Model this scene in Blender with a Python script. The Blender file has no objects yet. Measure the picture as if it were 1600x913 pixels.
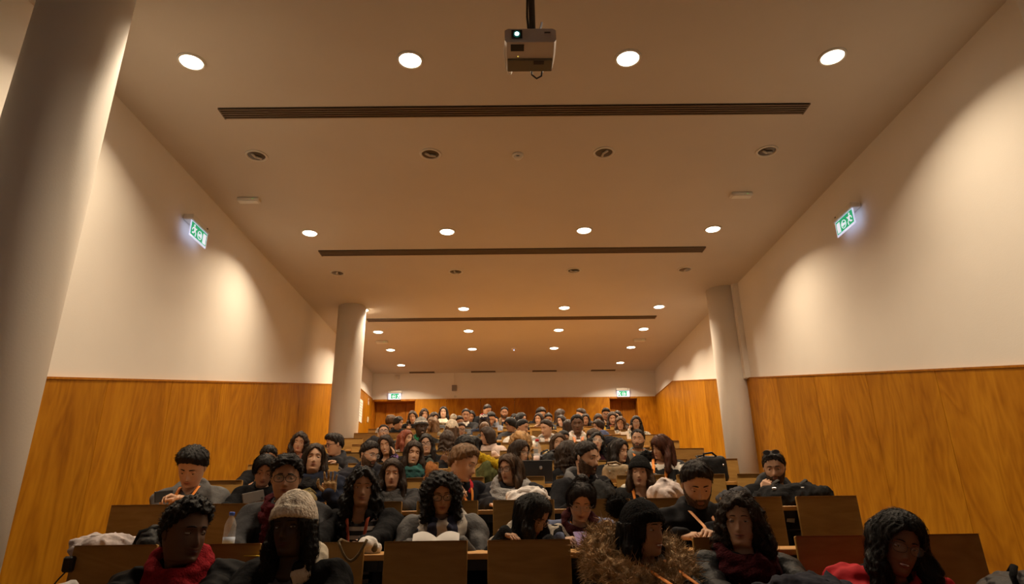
import bpy, math, random
import numpy as np
from mathutils import Vector, Matrix

# ------------------------------------------------------------------ camera, world, exposure, lamps
SC = bpy.context.scene
COL = SC.collection
CAMZ = 1.18
F_PX, PITCH, YAW, ROLL = 999.03, 0.3455, 0.0079, -0.0132
def _basis():
    cp, sp, cy, sy = math.cos(PITCH), math.sin(PITCH), math.cos(YAW), math.sin(YAW)
    fw = np.array([sy*cp, cy*cp, sp]); r = np.array([cy, -sy, 0.0]); u = np.cross(r, fw)
    cr, sr = math.cos(ROLL), math.sin(ROLL)
    return fw, cr*r + sr*u, -sr*r + cr*u
FW, RT, UP = _basis()
cam_d = bpy.data.cameras.new('camera'); cam = bpy.data.objects.new('camera', cam_d); COL.objects.link(cam)
cam_d.sensor_width = 36.0; cam_d.sensor_fit = 'HORIZONTAL'; cam_d.lens = F_PX/1600*36.0; cam_d.clip_start = 0.05
cam.matrix_world = Matrix(((RT[0], UP[0], -FW[0], 0), (RT[1], UP[1], -FW[1], 0), (RT[2], UP[2], -FW[2], CAMZ), (0, 0, 0, 1)))
SC.camera = cam
world = bpy.data.worlds.new('world'); SC.world = world; world.use_nodes = True
world.node_tree.nodes['Background'].inputs[0].default_value = (0.01, 0.008, 0.006, 1)
world.node_tree.nodes['Background'].inputs[1].default_value = 0.2
SC.view_settings.view_transform = 'Standard'; SC.view_settings.look = 'None'
SC.view_settings.gamma = 1.0; SC.view_settings.use_curve_mapping = False
SC.view_settings.exposure = 0.0
LAMP_W = 35.0                     # watts of one downlight
LAMP_COL = (1.0, 0.785, 0.545)
LAMP_SPREAD = 132
BEAM_W, BEAM_COL = 330.0, (0.78, 0.86, 1.0)   # the projector's beam to the screen behind the camera

rng = random.Random(7)
nrg = np.random.default_rng(11)

# ------------------------------------------------------------------ pixel helpers (1600 x 913 frame)
def ray(u, v):
    return FW + RT*((u-800)/F_PX) + UP*((456.5-v)/F_PX)
def onY(u, v, Y):
    d = ray(u, v); p = d*(Y/d[1]); return np.array([p[0], p[1], p[2]+CAMZ])
def onX(u, v, X):
    d = ray(u, v); p = d*(X/d[0]); return np.array([p[0], p[1], p[2]+CAMZ])
def onZ(u, v, z):
    d = ray(u, v); p = d*((z-CAMZ)/d[2]); return np.array([p[0], p[1], p[2]+CAMZ])
def px_per_m(P):
    "vertical pixels per metre at a world point"
    def pr(q):
        q = q-np.array([0, 0, CAMZ]); d = q@FW; return 456.5-F_PX*(q@UP)/d
    P = np.asarray(P, float); return (pr(P)-pr(P+np.array([0, 0, .1])))/.1

# ------------------------------------------------------------------ room constants (metres, camera at x=y=0)
WL, WR, CEIL, BACK, FRONT = -3.4255, 3.7154, 4.762, 15.98, -3.4
ROW_Y0, ROW_P, ROW_H = 3.179, 1.0418, 0.2084
NROW = 11
def rowY(k): return ROW_Y0 + ROW_P*k
def floorZ(k): return ROW_H*k
def topZ(k): return 1.101 + ROW_H*k            # top edge of the seat backs of row k
def deskZ(k): return topZ(k) - .055            # desk fixed behind the seat backs of row k, used by row k+1
SEAT_W, SEAT_P = .386, .4785
def woodZ(y): return min(.1985*y + .11, 2.93) + CAMZ

# ------------------------------------------------------------------ materials
MATS = {}
def _mat(name):
    m = bpy.data.materials.new(name); m.use_nodes = True
    nt = m.node_tree; return m, nt, nt.nodes['Principled BSDF']
def plain(name, col, rough=.6, metal=0, spec=.5, emit=None, es=0, alpha=1, trans=0):
    if name in MATS: return MATS[name]
    m, nt, b = _mat(name)
    b.inputs['Base Color'].default_value = (*col, 1); b.inputs['Roughness'].default_value = rough
    b.inputs['Metallic'].default_value = metal; b.inputs['Specular IOR Level'].default_value = spec
    if emit: b.inputs['Emission Color'].default_value = (*emit, 1); b.inputs['Emission Strength'].default_value = es
    b.inputs['Alpha'].default_value = alpha; b.inputs['Transmission Weight'].default_value = trans
    MATS[name] = m; return m
def noisy(name, c1, c2, scale=8, rough=.6, bump=.1, detail=4, stretch=(1, 1, 1), spec=.3, bscale=None, contrast=(.3, .7), metal=0, sheen=0):
    "two-tone noise colour with a fine bump"
    if name in MATS: return MATS[name]
    m, nt, b = _mat(name); N, L = nt.nodes, nt.links
    tc = N.new('ShaderNodeTexCoord'); mp = N.new('ShaderNodeMapping'); mp.inputs['Scale'].default_value = stretch
    oi = N.new('ShaderNodeObjectInfo'); ad = N.new('ShaderNodeVectorMath'); ad.operation = 'ADD'
    sc_ = N.new('ShaderNodeVectorMath'); sc_.operation = 'SCALE'; sc_.inputs[3].default_value = 17.0
    cb = N.new('ShaderNodeCombineXYZ')
    L.new(oi.outputs['Random'], cb.inputs[0]); L.new(oi.outputs['Random'], cb.inputs[1]); L.new(oi.outputs['Random'], cb.inputs[2])
    L.new(cb.outputs[0], sc_.inputs[0]); L.new(tc.outputs['Object'], ad.inputs[0]); L.new(sc_.outputs[0], ad.inputs[1])
    L.new(ad.outputs[0], mp.inputs[0])
    n = N.new('ShaderNodeTexNoise'); n.inputs['Scale'].default_value = scale; n.inputs['Detail'].default_value = detail
    L.new(mp.outputs[0], n.inputs['Vector'])
    r = N.new('ShaderNodeValToRGB'); r.color_ramp.elements[0].position, r.color_ramp.elements[1].position = contrast
    r.color_ramp.elements[0].color = (*c1, 1); r.color_ramp.elements[1].color = (*c2, 1)
    L.new(n.outputs['Fac'], r.inputs[0]); L.new(r.outputs[0], b.inputs['Base Color'])
    b.inputs['Roughness'].default_value = rough; b.inputs['Specular IOR Level'].default_value = spec; b.inputs['Metallic'].default_value = metal
    if sheen: b.inputs['Sheen Weight'].default_value = sheen
    if bump:
        n2 = N.new('ShaderNodeTexNoise'); n2.inputs['Scale'].default_value = bscale or scale*6; n2.inputs['Detail'].default_value = 3
        L.new(mp.outputs[0], n2.inputs['Vector'])
        bp = N.new('ShaderNodeBump'); bp.inputs['Strength'].default_value = bump; bp.inputs['Distance'].default_value = .01
        L.new(n2.outputs['Fac'], bp.inputs['Height']); L.new(bp.outputs[0], b.inputs['Normal'])
    MATS[name] = m; return m
def wood(name, dark, mid, light, axis='Z', scale=1.0, rough=.38, fig=1.0, spec=.4):
    "veneer: long wavy figure along one axis plus fine pores"
    if name in MATS: return MATS[name]
    m, nt, b = _mat(name); N, L = nt.nodes, nt.links
    tc = N.new('ShaderNodeTexCoord'); oi = N.new('ShaderNodeObjectInfo')
    cb = N.new('ShaderNodeCombineXYZ'); mu = N.new('ShaderNodeMath'); mu.operation = 'MULTIPLY'; mu.inputs[1].default_value = 23.0
    L.new(oi.outputs['Random'], mu.inputs[0])
    for i in range(3): L.new(mu.outputs[0], cb.inputs[i])
    ad = N.new('ShaderNodeVectorMath'); ad.operation = 'ADD'; L.new(tc.outputs['Object'], ad.inputs[0]); L.new(cb.outputs[0], ad.inputs[1])
    mp = N.new('ShaderNodeMapping'); s = [scale]*3; s['XYZ'.index(axis)] = scale*.22; mp.inputs['Scale'].default_value = s
    L.new(ad.outputs[0], mp.inputs[0])
    n1 = N.new('ShaderNodeTexNoise'); n1.inputs['Scale'].default_value = 1.6; n1.inputs['Detail'].default_value = 3; n1.inputs['Distortion'].default_value = 1.1
    L.new(mp.outputs[0], n1.inputs['Vector'])
    m1 = N.new('ShaderNodeMath'); m1.operation = 'MULTIPLY'; m1.inputs[1].default_value = 11.0*fig; L.new(n1.outputs['Fac'], m1.inputs[0])
    m2 = N.new('ShaderNodeMath'); m2.operation = 'FRACT'; L.new(m1.outputs[0], m2.inputs[0])
    m3 = N.new('ShaderNodeMath'); m3.operation = 'PINGPONG'; m3.inputs[1].default_value = .5; L.new(m2.outputs[0], m3.inputs[0])
    n2 = N.new('ShaderNodeTexNoise'); n2.inputs['Scale'].default_value = 26; n2.inputs['Detail'].default_value = 5; L.new(mp.outputs[0], n2.inputs['Vector'])
    n3 = N.new('ShaderNodeTexNoise'); n3.inputs['Scale'].default_value = 3.0; n3.inputs['Detail'].default_value = 2; L.new(mp.outputs[0], n3.inputs['Vector'])
    a1 = N.new('ShaderNodeMath'); a1.operation = 'MULTIPLY_ADD'; a1.inputs[1].default_value = .38; L.new(m3.outputs[0], a1.inputs[0])
    a2 = N.new('ShaderNodeMath'); a2.operation = 'MULTIPLY'; a2.inputs[1].default_value = .34; L.new(n2.outputs['Fac'], a2.inputs[0])
    L.new(a2.outputs[0], a1.inputs[2])
    a3 = N.new('ShaderNodeMath'); a3.operation = 'MULTIPLY_ADD'; a3.inputs[1].default_value = .55; L.new(n3.outputs['Fac'], a3.inputs[0]); L.new(a1.outputs[0], a3.inputs[2])
    r = N.new('ShaderNodeValToRGB'); e = r.color_ramp.elements
    e[0].position = .28; e[0].color = (*dark, 1); e[1].position = .74; e[1].color = (*light, 1)
    k = r.color_ramp.elements.new(.50); k.color = (*mid, 1)
    L.new(a3.outputs[0], r.inputs[0])
    hs = N.new('ShaderNodeHueSaturation'); L.new(r.outputs[0], hs.inputs['Color'])
    mr = N.new('ShaderNodeMapRange'); mr.inputs[3].default_value = .86; mr.inputs[4].default_value = 1.12
    L.new(oi.outputs['Random'], mr.inputs[0]); L.new(mr.outputs[0], hs.inputs['Value'])
    L.new(hs.outputs[0], b.inputs['Base Color']); b.inputs['Roughness'].default_value = rough; b.inputs['Specular IOR Level'].default_value = spec
    bp = N.new('ShaderNodeBump'); bp.inputs['Strength'].default_value = .05; bp.inputs['Distance'].default_value = .004
    L.new(n2.outputs['Fac'], bp.inputs['Height']); L.new(bp.outputs[0], b.inputs['Normal'])
    MATS[name] = m; return m
def stripes(name, c1, c2, n=16, axis=2, rough=.8, wob=.15, duty=.5):
    if name in MATS: return MATS[name]
    m, nt, b = _mat(name); N, L = nt.nodes, nt.links
    tc = N.new('ShaderNodeTexCoord'); sp = N.new('ShaderNodeSeparateXYZ'); L.new(tc.outputs['Object'], sp.inputs[0])
    no = N.new('ShaderNodeTexNoise'); no.inputs['Scale'].default_value = 14; L.new(tc.outputs['Object'], no.inputs['Vector'])
    ma = N.new('ShaderNodeMath'); ma.operation = 'MULTIPLY'; ma.inputs[1].default_value = n; L.new(sp.outputs[axis], ma.inputs[0])
    mb = N.new('ShaderNodeMath'); mb.operation = 'MULTIPLY_ADD'; mb.inputs[1].default_value = wob*4; L.new(no.outputs['Fac'], mb.inputs[0]); L.new(ma.outputs[0], mb.inputs[2])
    fr = N.new('ShaderNodeMath'); fr.operation = 'FRACT'; L.new(mb.outputs[0], fr.inputs[0])
    gt = N.new('ShaderNodeMath'); gt.operation = 'GREATER_THAN'; gt.inputs[1].default_value = duty; L.new(fr.outputs[0], gt.inputs[0])
    mx = N.new('ShaderNodeMix'); mx.data_type = 'RGBA'; mx.inputs[6].default_value = (*c1, 1); mx.inputs[7].default_value = (*c2, 1)
    L.new(gt.outputs[0], mx.inputs[0]); L.new(mx.outputs[2], b.inputs['Base Color']); b.inputs['Roughness'].default_value = rough
    MATS[name] = m; return m
def fabric(col, kind='cotton'):
    key = 'fabric_%s_%d_%d_%d' % (kind, *[int(c*999) for c in col])
    d = tuple(c*.72 for c in col); l = tuple(min(1, c*1.2) for c in col)
    if kind == 'knit':  return noisy(key, d, l, 30, .95, .9, 2, bscale=120, spec=.1)
    if kind == 'fur':   return noisy(key, tuple(c*.45 for c in col), tuple(min(1, c*1.5) for c in col), 26, .9, .9, 3, bscale=160, spec=.1)
    if kind == 'shiny': return noisy(key, d, l, 9, .6, .35, 3, bscale=18, spec=.035)
    if kind == 'leather': return noisy(key, d, l, 16, .5, .35, 3, bscale=60, spec=.14)
    return noisy(key, d, l, 14, .9, .35, 3, bscale=70, spec=.06)
def hairmat(col):
    key = 'hair_%d_%d_%d' % tuple(int(c*999) for c in col)
    return noisy(key, tuple(c*.55 for c in col), tuple(min(1, c*1.6) for c in col), 30, .55, .5, 3, stretch=(1, 1, .12), bscale=150, spec=.25)
def skinmat(col):
    key = 'skin_%d_%d_%d' % tuple(int(c*999) for c in col)
    if key in MATS: return MATS[key]
    m, nt, b = _mat(key); N, L = nt.nodes, nt.links
    at = N.new('ShaderNodeAttribute'); at.attribute_name = 'lip'
    n = N.new('ShaderNodeTexNoise'); n.inputs['Scale'].default_value = 22; tc = N.new('ShaderNodeTexCoord'); L.new(tc.outputs['Object'], n.inputs['Vector'])
    m1 = N.new('ShaderNodeMix'); m1.data_type = 'RGBA'; m1.inputs[6].default_value = (col[0]*.9, col[1]*.84, col[2]*.8, 1); m1.inputs[7].default_value = (*[min(1, c*1.08) for c in col], 1)
    L.new(n.outputs['Fac'], m1.inputs[0])
    m2 = N.new('ShaderNodeMix'); m2.data_type = 'RGBA'; m2.inputs[7].default_value = (col[0]*.66+.02, col[1]*.34, col[2]*.38, 1)
    L.new(at.outputs['Fac'], m2.inputs[0]); L.new(m1.outputs[2], m2.inputs[6]); L.new(m2.outputs[2], b.inputs['Base Color'])
    b.inputs['Roughness'].default_value = .5; b.inputs['Specular IOR Level'].default_value = .35
    b.inputs['Subsurface Weight'].default_value = .08; b.inputs['Subsurface Radius'].default_value = (.012, .005, .003)
    MATS[key] = m; return m

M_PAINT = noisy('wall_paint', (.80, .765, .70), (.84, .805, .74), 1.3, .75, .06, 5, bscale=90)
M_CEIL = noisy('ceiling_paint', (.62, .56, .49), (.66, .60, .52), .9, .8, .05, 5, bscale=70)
M_WOOD = wood('wall_veneer', (.25, .084, .003), (.40, .152, .005), (.52, .222, .010), 'Z', 1.0, .42, 1.0, .18)
M_DOORW = wood('door_veneer', (.26, .085, .004), (.37, .130, .006), (.47, .185, .012), 'Z', 1.4, .45, 1.0, .2)
M_PLY = wood('seat_plywood', (.30, .155, .035), (.37, .20, .048), (.44, .25, .065), 'X', 2.2, .5, .7, .3)
M_EDGE = noisy('plywood_edge', (.40, .22, .07), (.55, .33, .12), 40, .6, .1)
M_DESK = wood('desk_veneer', (.42, .19, .04), (.52, .26, .06), (.62, .33, .09), 'X', 2.0, .42)
M_STEEL = noisy('black_steel', (.010, .010, .010), (.018, .017, .016), 10, .5, .05)
M_FLOOR = noisy('floor_lino', (.10, .065, .04), (.14, .09, .055), 6, .6, .08)
M_BLACK = plain('black_plastic', (.012, .012, .013), .45)
M_WHITEP = plain('white_plastic', (.72, .69, .62), .45)
M_PAPER = plain('paper', (.80, .78, .74), .8)
M_DARK = plain('recess_dark', (.02, .014, .009), .8)
M_ALU = plain('slat_metal', (.16, .11, .07), .5, .3)
M_CHROME = plain('chrome', (.6, .6, .6), .22, 1.0)
M_GLASS = plain('clear_plastic', (.9, .93, .95), .06, 0, .5, alpha=.16)
M_LAMP = plain('lamp_diffuser', (1, 1, 1), .5, emit=(1.0, .86, .66), es=14)

# ------------------------------------------------------------------ mesh helpers
def to_mesh(name, V, Fc, mats, smooth=False, midx=None, attr=None):
    me = bpy.data.meshes.new(name)
    V = np.ascontiguousarray(V, dtype=np.float32)
    if isinstance(Fc, np.ndarray) and Fc.ndim == 2:
        nf, k = Fc.shape
        me.vertices.add(len(V)); me.vertices.foreach_set('co', V.ravel())
        me.loops.add(nf*k); me.loops.foreach_set('vertex_index', Fc.astype(np.int32).ravel())
        me.polygons.add(nf); me.polygons.foreach_set('loop_start', np.arange(0, nf*k, k, dtype=np.int32))
        me.update(calc_edges=True)
    else:
        me.from_pydata(V.tolist(), [], [list(map(int, f)) for f in Fc]); me.update()
    for m in (mats if isinstance(mats, (list, tuple)) else [mats]): me.materials.append(m)
    n = len(me.polygons)
    if smooth: me.polygons.foreach_set('use_smooth', np.ones(n, dtype=bool))
    if midx is not None: me.polygons.foreach_set('material_index', np.asarray(midx, dtype=np.int32))
    if attr is not None:
        a = me.attributes.new('lip', 'FLOAT', 'POINT'); a.data.foreach_set('value', np.asarray(attr, dtype=np.float32))
    me.validate(); return me
def link(name, data, parent=None, loc=None, rot=None):
    o = bpy.data.objects.new(name, data); COL.objects.link(o)
    if parent is not None: o.parent = parent
    if loc is not None: o.location = tuple(map(float, loc))
    if rot is not None: o.rotation_euler = rot
    return o
def tag(o, label=None, cat=None, group=None, kind=None):
    if label: o['label'] = label
    if cat: o['category'] = cat
    if group: o['group'] = group
    if kind: o['kind'] = kind
    return o
def thing(name, label, cat, loc=(0, 0, 0), rot=None, group=None):
    return tag(link(name, None, None, loc, rot), label, cat, group)
class MB:
    def __init__(s): s.v = []; s.f = []; s.m = []
    def add(s, V, Fc, mi=0):
        o = len(s.v); s.v.extend([tuple(map(float, p)) for p in V]); s.f.extend([[i+o for i in f] for f in Fc]); s.m.extend([mi]*len(Fc)); return s
    def box(s, c, d, mi=0, bev=0.0, R=None):
        x, y, z = [q/2 for q in d]
        if bev:
            b = min(bev, .45*min(x, y, z)*2); V = []
            for sx in (-1, 1):
                for sy in (-1, 1):
                    for sz in (-1, 1):
                        V += [(sx*(x-b), sy*(y-b), sz*z), (sx*(x-b), sy*y, sz*(z-b)), (sx*x, sy*(y-b), sz*(z-b))]
            ix = lambda a, b_, c_: ((a > 0)*4+(b_ > 0)*2+(c_ > 0))*3
            Fc = []
            for sz in (-1, 1): q = [ix(-1, -1, sz), ix(1, -1, sz), ix(1, 1, sz), ix(-1, 1, sz)]; Fc.append(q if sz > 0 else q[::-1])
            for sy in (-1, 1): q = [ix(-1, sy, -1)+1, ix(1, sy, -1)+1, ix(1, sy, 1)+1, ix(-1, sy, 1)+1]; Fc.append(q if sy < 0 else q[::-1])
            for sx in (-1, 1): q = [ix(sx, -1, -1)+2, ix(sx, 1, -1)+2, ix(sx, 1, 1)+2, ix(sx, -1, 1)+2]; Fc.append(q if sx > 0 else q[::-1])
            for sx in (-1, 1):
                for sy in (-1, 1):
                    q = [ix(sx, sy, -1)+1, ix(sx, sy, -1)+2, ix(sx, sy, 1)+2, ix(sx, sy, 1)+1]; Fc.append(q if sx*sy < 0 else q[::-1])
                    for sz in (-1, 1):
                        t = [ix(sx, sy, sz), ix(sx, sy, sz)+1, ix(sx, sy, sz)+2]; Fc.append(t if sx*sy*sz > 0 else t[::-1])
                for sz in (-1, 1):
                    q = [ix(sx, -1, sz), ix(sx, 1, sz), ix(sx, 1, sz)+2, ix(sx, -1, sz)+2]; Fc.append(q if sx*sz < 0 else q[::-1])
            for sy in (-1, 1):
                for sz in (-1, 1):
                    q = [ix(-1, sy, sz), ix(1, sy, sz), ix(1, sy, sz)+1, ix(-1, sy, sz)+1]; Fc.append(q if sy*sz > 0 else q[::-1])
        else:
            V = [(-x, -y, -z), (x, -y, -z), (x, y, -z), (-x, y, -z), (-x, -y, z), (x, -y, z), (x, y, z), (-x, y, z)]
            Fc = [(0, 3, 2, 1), (4, 5, 6, 7), (0, 1, 5, 4), (1, 2, 6, 5), (2, 3, 7, 6), (3, 0, 4, 7)]
        V = np.array(V)
        if R is not None: V = V@np.asarray(R).T
        return s.add(V+np.asarray(c), Fc, mi)
    def prism(s, poly, a, b, axis, mi=0):
        "extrude a 2-D polygon (in the two axes that remain, cyclic order) from a to b along axis"
        n = len(poly); V = []
        for t in (a, b):
            for p, q in poly:
                c = [0, 0, 0]; c[axis] = t; c[(axis+1) % 3] = p; c[(axis+2) % 3] = q; V.append(c)
        return s.add(V, [list(range(n))[::-1], [n+i for i in range(n)]]+[[i, (i+1) % n, n+(i+1) % n, n+i] for i in range(n)], mi)
    def tube(s, pts, r, n=8, mi=0, cap=True, flat=1.0, side=None):
        pts = [np.asarray(p, float) for p in pts]; k = len(pts); rs = r if hasattr(r, '__len__') else [r]*k
        V = []; ref = None
        for i in range(k):
            t = pts[min(i+1, k-1)]-pts[max(i-1, 0)]; t = t/(np.linalg.norm(t)+1e-9)
            if side is not None: ref = np.asarray(side, float)
            elif ref is None: ref = np.array([0, 0, 1.]) if abs(t[2]) < .9 else np.array([1., 0, 0])
            a = ref-t*(ref@t); a = a/(np.linalg.norm(a)+1e-9); b = np.cross(t, a); ref = a
            for j in range(n):
                w = 2*math.pi*j/n; V.append(pts[i]+rs[i]*(math.cos(w)*a+math.sin(w)*b*flat))
        Fc = [[i*n+j, i*n+(j+1) % n, (i+1)*n+(j+1) % n, (i+1)*n+j] for i in range(k-1) for j in range(n)]
        if cap: Fc += [list(range(n))[::-1], [(k-1)*n+j for j in range(n)]]
        return s.add(V, Fc, mi)
    def lathe(s, prof, c=(0, 0, 0), n=24, mi=0, R=None):
        "prof: (radius, z) from one end to the other"
        V = []
        for r, z in prof:
            for j in range(n):
                w = 2*math.pi*j/n; V.append((r*math.cos(w), r*math.sin(w), z))
        k = len(prof); Fc = [[i*n+j, i*n+(j+1) % n, (i+1)*n+(j+1) % n, (i+1)*n+j] for i in range(k-1) for j in range(n)]
        if prof[0][0] > 1e-6: Fc.append(list(range(n))[::-1])
        if prof[-1][0] > 1e-6: Fc.append([(k-1)*n+j for j in range(n)])
        V = np.array(V)
        if R is not None: V = V@np.asarray(R).T
        return s.add(V+np.asarray(c), Fc, mi)
    def sphere(s, c, r, n=10, m=7, mi=0, R=None):
        r = r if hasattr(r, '__len__') else (r, r, r); V = []
        for i in range(m+1):
            e = math.pi*i/m-math.pi/2
            for j in range(n):
                w = 2*math.pi*j/n; V.append((r[0]*math.cos(e)*math.cos(w), r[1]*math.cos(e)*math.sin(w), r[2]*math.sin(e)))
        V = np.array(V)
        if R is not None: V = V@np.asarray(R).T
        return s.add(V+np.asarray(c), [[i*n+j, i*n+(j+1) % n, (i+1)*n+(j+1) % n, (i+1)*n+j] for i in range(m) for j in range(n)], mi)
    def mesh(s, name, mats, smooth=False): return to_mesh(name, np.array(s.v), s.f, mats, smooth, s.m)
    def build(s, name, mats, parent=None, loc=None, rot=None, smooth=False): return link(name, s.mesh(name, mats, smooth), parent, loc, rot)
def rotm(ax, a):
    c, s = math.cos(a), math.sin(a)
    return np.array({'x': [[1, 0, 0], [0, c, -s], [0, s, c]], 'y': [[c, 0, s], [0, 1, 0], [-s, 0, c]], 'z': [[c, -s, 0], [s, c, 0], [0, 0, 1]]}[ax])

# ================================================================== THE SETTING
def struct(o): o['kind'] = 'structure'; return o
# floor: one stepped slab
steps = [(FRONT, 0.0)] + [(rowY(k-1)+.30, floorZ(k)) for k in range(1, NROW)] + [(BACK+.5, None)]
poly = [(FRONT, -.3)]
for i in range(len(steps)-1):
    poly += [(steps[i][0], steps[i][1]), (steps[i+1][0], steps[i][1])]
poly += [(BACK+.5, -.3)]
mb = MB(); n = len(poly); V = [(WL-.2, y, z) for y, z in poly]+[(WR+.2, y, z) for y, z in poly]
Fq = [[i, (i+1) % n, n+(i+1) % n, n+i] for i in range(n)]
mb.add(V, Fq[:-1]); fl = struct(mb.build('floor', M_FLOOR))
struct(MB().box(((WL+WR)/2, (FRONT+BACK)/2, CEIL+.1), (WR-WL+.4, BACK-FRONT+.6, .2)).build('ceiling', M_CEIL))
wl = struct(MB().box((WL-.1, (FRONT+BACK)/2, CEIL/2), (.2, BACK-FRONT, CEIL+.4)).build('wall_left', M_PAINT))
wr = struct(MB().box((WR+.1, (FRONT+BACK)/2, CEIL/2), (.2, BACK-FRONT, CEIL+.4)).build('wall_right', M_PAINT))
struct(MB().box(((WL+WR)/2, FRONT-.1, CEIL/2), (WR-WL+.4, .2, CEIL+.4)).build('wall_front', M_PAINT))
BW = 2.925+CAMZ                     # top of the veneer on the back wall
wb = struct(MB().box(((WL+WR)/2, BACK+.1, (BW+CEIL)/2), (WR-WL+.4, .2, CEIL-BW)).build('wall_back', M_PAINT))
# veneer boards on the side walls: each its own board, tops follow the rake
def side_boards(par, X, sgn, seams):
    for a, b in zip(seams[:-1], seams[1:]):
        a2, b2 = a+.003, b-.003; kink = (2.93-.11)/.1985
        ys = [a2]+([kink] if a2 < kink < b2 else [])+[b2]
        x0, x1 = X, X+sgn*.022
        bot = max(floorZ(max(0, min(10, int((a2-ROW_Y0-.3)/ROW_P)))) - .1, -.05) if a2 > 3.4 else 0.0
        V = []
        for x in (x0, x1):
            V += [(x, y, woodZ(y)) for y in ys]+[(x, b2, bot), (x, a2, bot)]
        k = len(ys)+2
        # local origin at the board foot so the grain differs from board to board
        V = np.array(V)-np.array([X, (a+b)/2, bot])
        Fc = [list(range(k)), [k+i for i in range(k)][::-1]]+[[i, k+i, k+(i+1) % k, (i+1) % k] for i in range(k)]
        if sgn > 0: Fc = [f[::-1] for f in Fc]
        MB().add(V, Fc).build('wood_panel', M_WOOD, par, (X, (a+b)/2, bot))
side_boards(wl, WL, 1, [-1.0, .2, 1.3, 2.4, 3.5, 4.42, 5.39, 6.42, 7.53, 8.5, 9.2, 9.82, 10.83, 11.9, 13.0, 14.2, 15.3, BACK])
side_boards(wr, WR, -1, [-1.0, .2, 1.3, 2.4, 3.4, 4.4, 5.43, 6.49, 7.61, 8.69, 9.7, 10.8, 11.9, 13.0, 14.2, 15.3, BACK])
for nm, X, sg in (('trim_1', WL, 1), ('trim_2', WR, -1)):      # capping strip on the veneer
    b = MB(); kink = (2.93-.11)/.1985
    for y0, y1 in ((-1.0, kink), (kink, BACK)):
        z0, z1 = woodZ(y0), woodZ(y1); x0, x1 = X, X+sg*.03
        V = [(x0, y0, z0), (x1, y0, z0), (x1, y1, z1), (x0, y1, z1), (x0, y0, z0+.018), (x1, y0, z0+.018), (x1, y1, z1+.018), (x0, y1, z1+.018)]
        b.add(V, [(0, 3, 2, 1), (4, 5, 6, 7), (0, 1, 5, 4), (1, 2, 6, 5), (2, 3, 7, 6), (3, 0, 4, 7)])
    struct(b.build(nm, M_DOORW))
# back wall: veneer boards, two recessed doors
FB = floorZ(10); DTOP = 2.88+CAMZ
doors = [(-3.36, -2.34), (2.54, 3.215)]
xs = [(-2.33, -1.55), (-1.55, -.7), (-.7, .15), (.15, 1.0), (1.0, 1.85), (1.85, 2.53), (3.225, 3.70)]
for a, b in xs:
    MB().box((0, -.011, (BW-FB)/2), (b-a-.006, .022, BW-FB)).build('wood_panel', M_WOOD, wb, ((a+b)/2, BACK, FB))
for a, b in doors:
    MB().box((0, -.011, 0), (b-a, .022, BW-DTOP)).build('wood_panel', M_DOORW, wb, ((a+b)/2, BACK, (BW+DTOP)/2))
    mb = MB()                                              # reveal of the recess
    mb.box((a-.03, .17, (DTOP-FB)/2), (.05, .34, DTOP-FB)).box((b+.03, .17, (DTOP-FB)/2), (.05, .34, DTOP-FB)).box(((a+b)/2, .17, DTOP-FB+.02), (b-a+.1, .34, .04))
    mb.build('door_reveal', M_DOORW, wb, (0, BACK, FB))
for i, (a, b) in enumerate(doors):
    d = struct(link('door_%d' % (i+1), None, None, ((a+b)/2, BACK+.3, FB)))
    nb = 4 if i == 0 else 2; w = (b-a)/nb
    for j in range(nb):
        MB().box(((j-(nb-1)/2)*w, 0, (DTOP-FB)/2), (w-.008, .045, DTOP-FB-.01)).build('door_board', M_DOORW, d)
    h = MB().tube([(b-(a+b)/2-.12, -.025, 1.0), (b-(a+b)/2-.12, -.07, 1.0), (b-(a+b)/2-.22, -.07, 1.0)], .009, 8); h.build('door_handle', M_CHROME, d)
struct(MB().box(((WL+WR)/2, BACK+.45, (BW+FB)/2), (WR-WL+.4, .1, BW-FB)).build('wall_recess', M_PAINT))
# columns
def column(nm, x, y, r, z0):
    struct(MB().lathe([(r, z0), (r, CEIL)], (x, y, 0), 64).build(nm, M_PAINT, smooth=True))
column('column_1', -2.72, 3.30, .252, 0)
column('column_2', 3.60, 3.16, .26, 0)
column('column_3', -2.72, 10.67, .238, floorZ(7))
column('column_4', 3.56, 9.98, .25, floorZ(6))
struct(MB().box((WR-.03, 9.70, (CEIL+woodZ(9.7))/2), (.10, .12, CEIL-woodZ(9.7))).build('trim_3', M_PAINT))

# ================================================================== CEILING FITTINGS
LX = [-2.565, -.777, 1.013, 2.702]
LY = [4.295, 5.7225, 7.591, 9.012, 10.799, 12.197, 13.605, 15.047]
ring_m = MB().lathe([(.088, 0), (.092, -.012), (.108, -.010), (.112, 0)], n=32).mesh('trim_ring', M_WHITEP, True)
lens_m = MB().lathe([(.089, -.001), (.086, -.008), (.0001, -.010)], n=32).mesh('diffuser', M_LAMP, True)
cup_m = MB().lathe([(.088, -.001), (.080, -.004), (.0001, -.003)], n=32).mesh('reflector', plain('reflector_grey', (.10, .08, .06), .3, .6), True)
bulb = MB()
for sx in (-1, 1): bulb.tube([(sx*.028-.03, .01*sx, -.012), (sx*.028+.03, -.01*sx, -.016)], [.013, .012], 8)
bulb_m = bulb.mesh('bulb_pair', plain('unlit_bulb', (.55, .5, .42), .4), True)
lamp_d = bpy.data.lights.new('downlight_lamp', 'AREA'); lamp_d.shape = 'DISK'; lamp_d.size = .165
lamp_d.energy = LAMP_W; lamp_d.color = LAMP_COL; lamp_d.spread = math.radians(LAMP_SPREAD)
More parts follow.
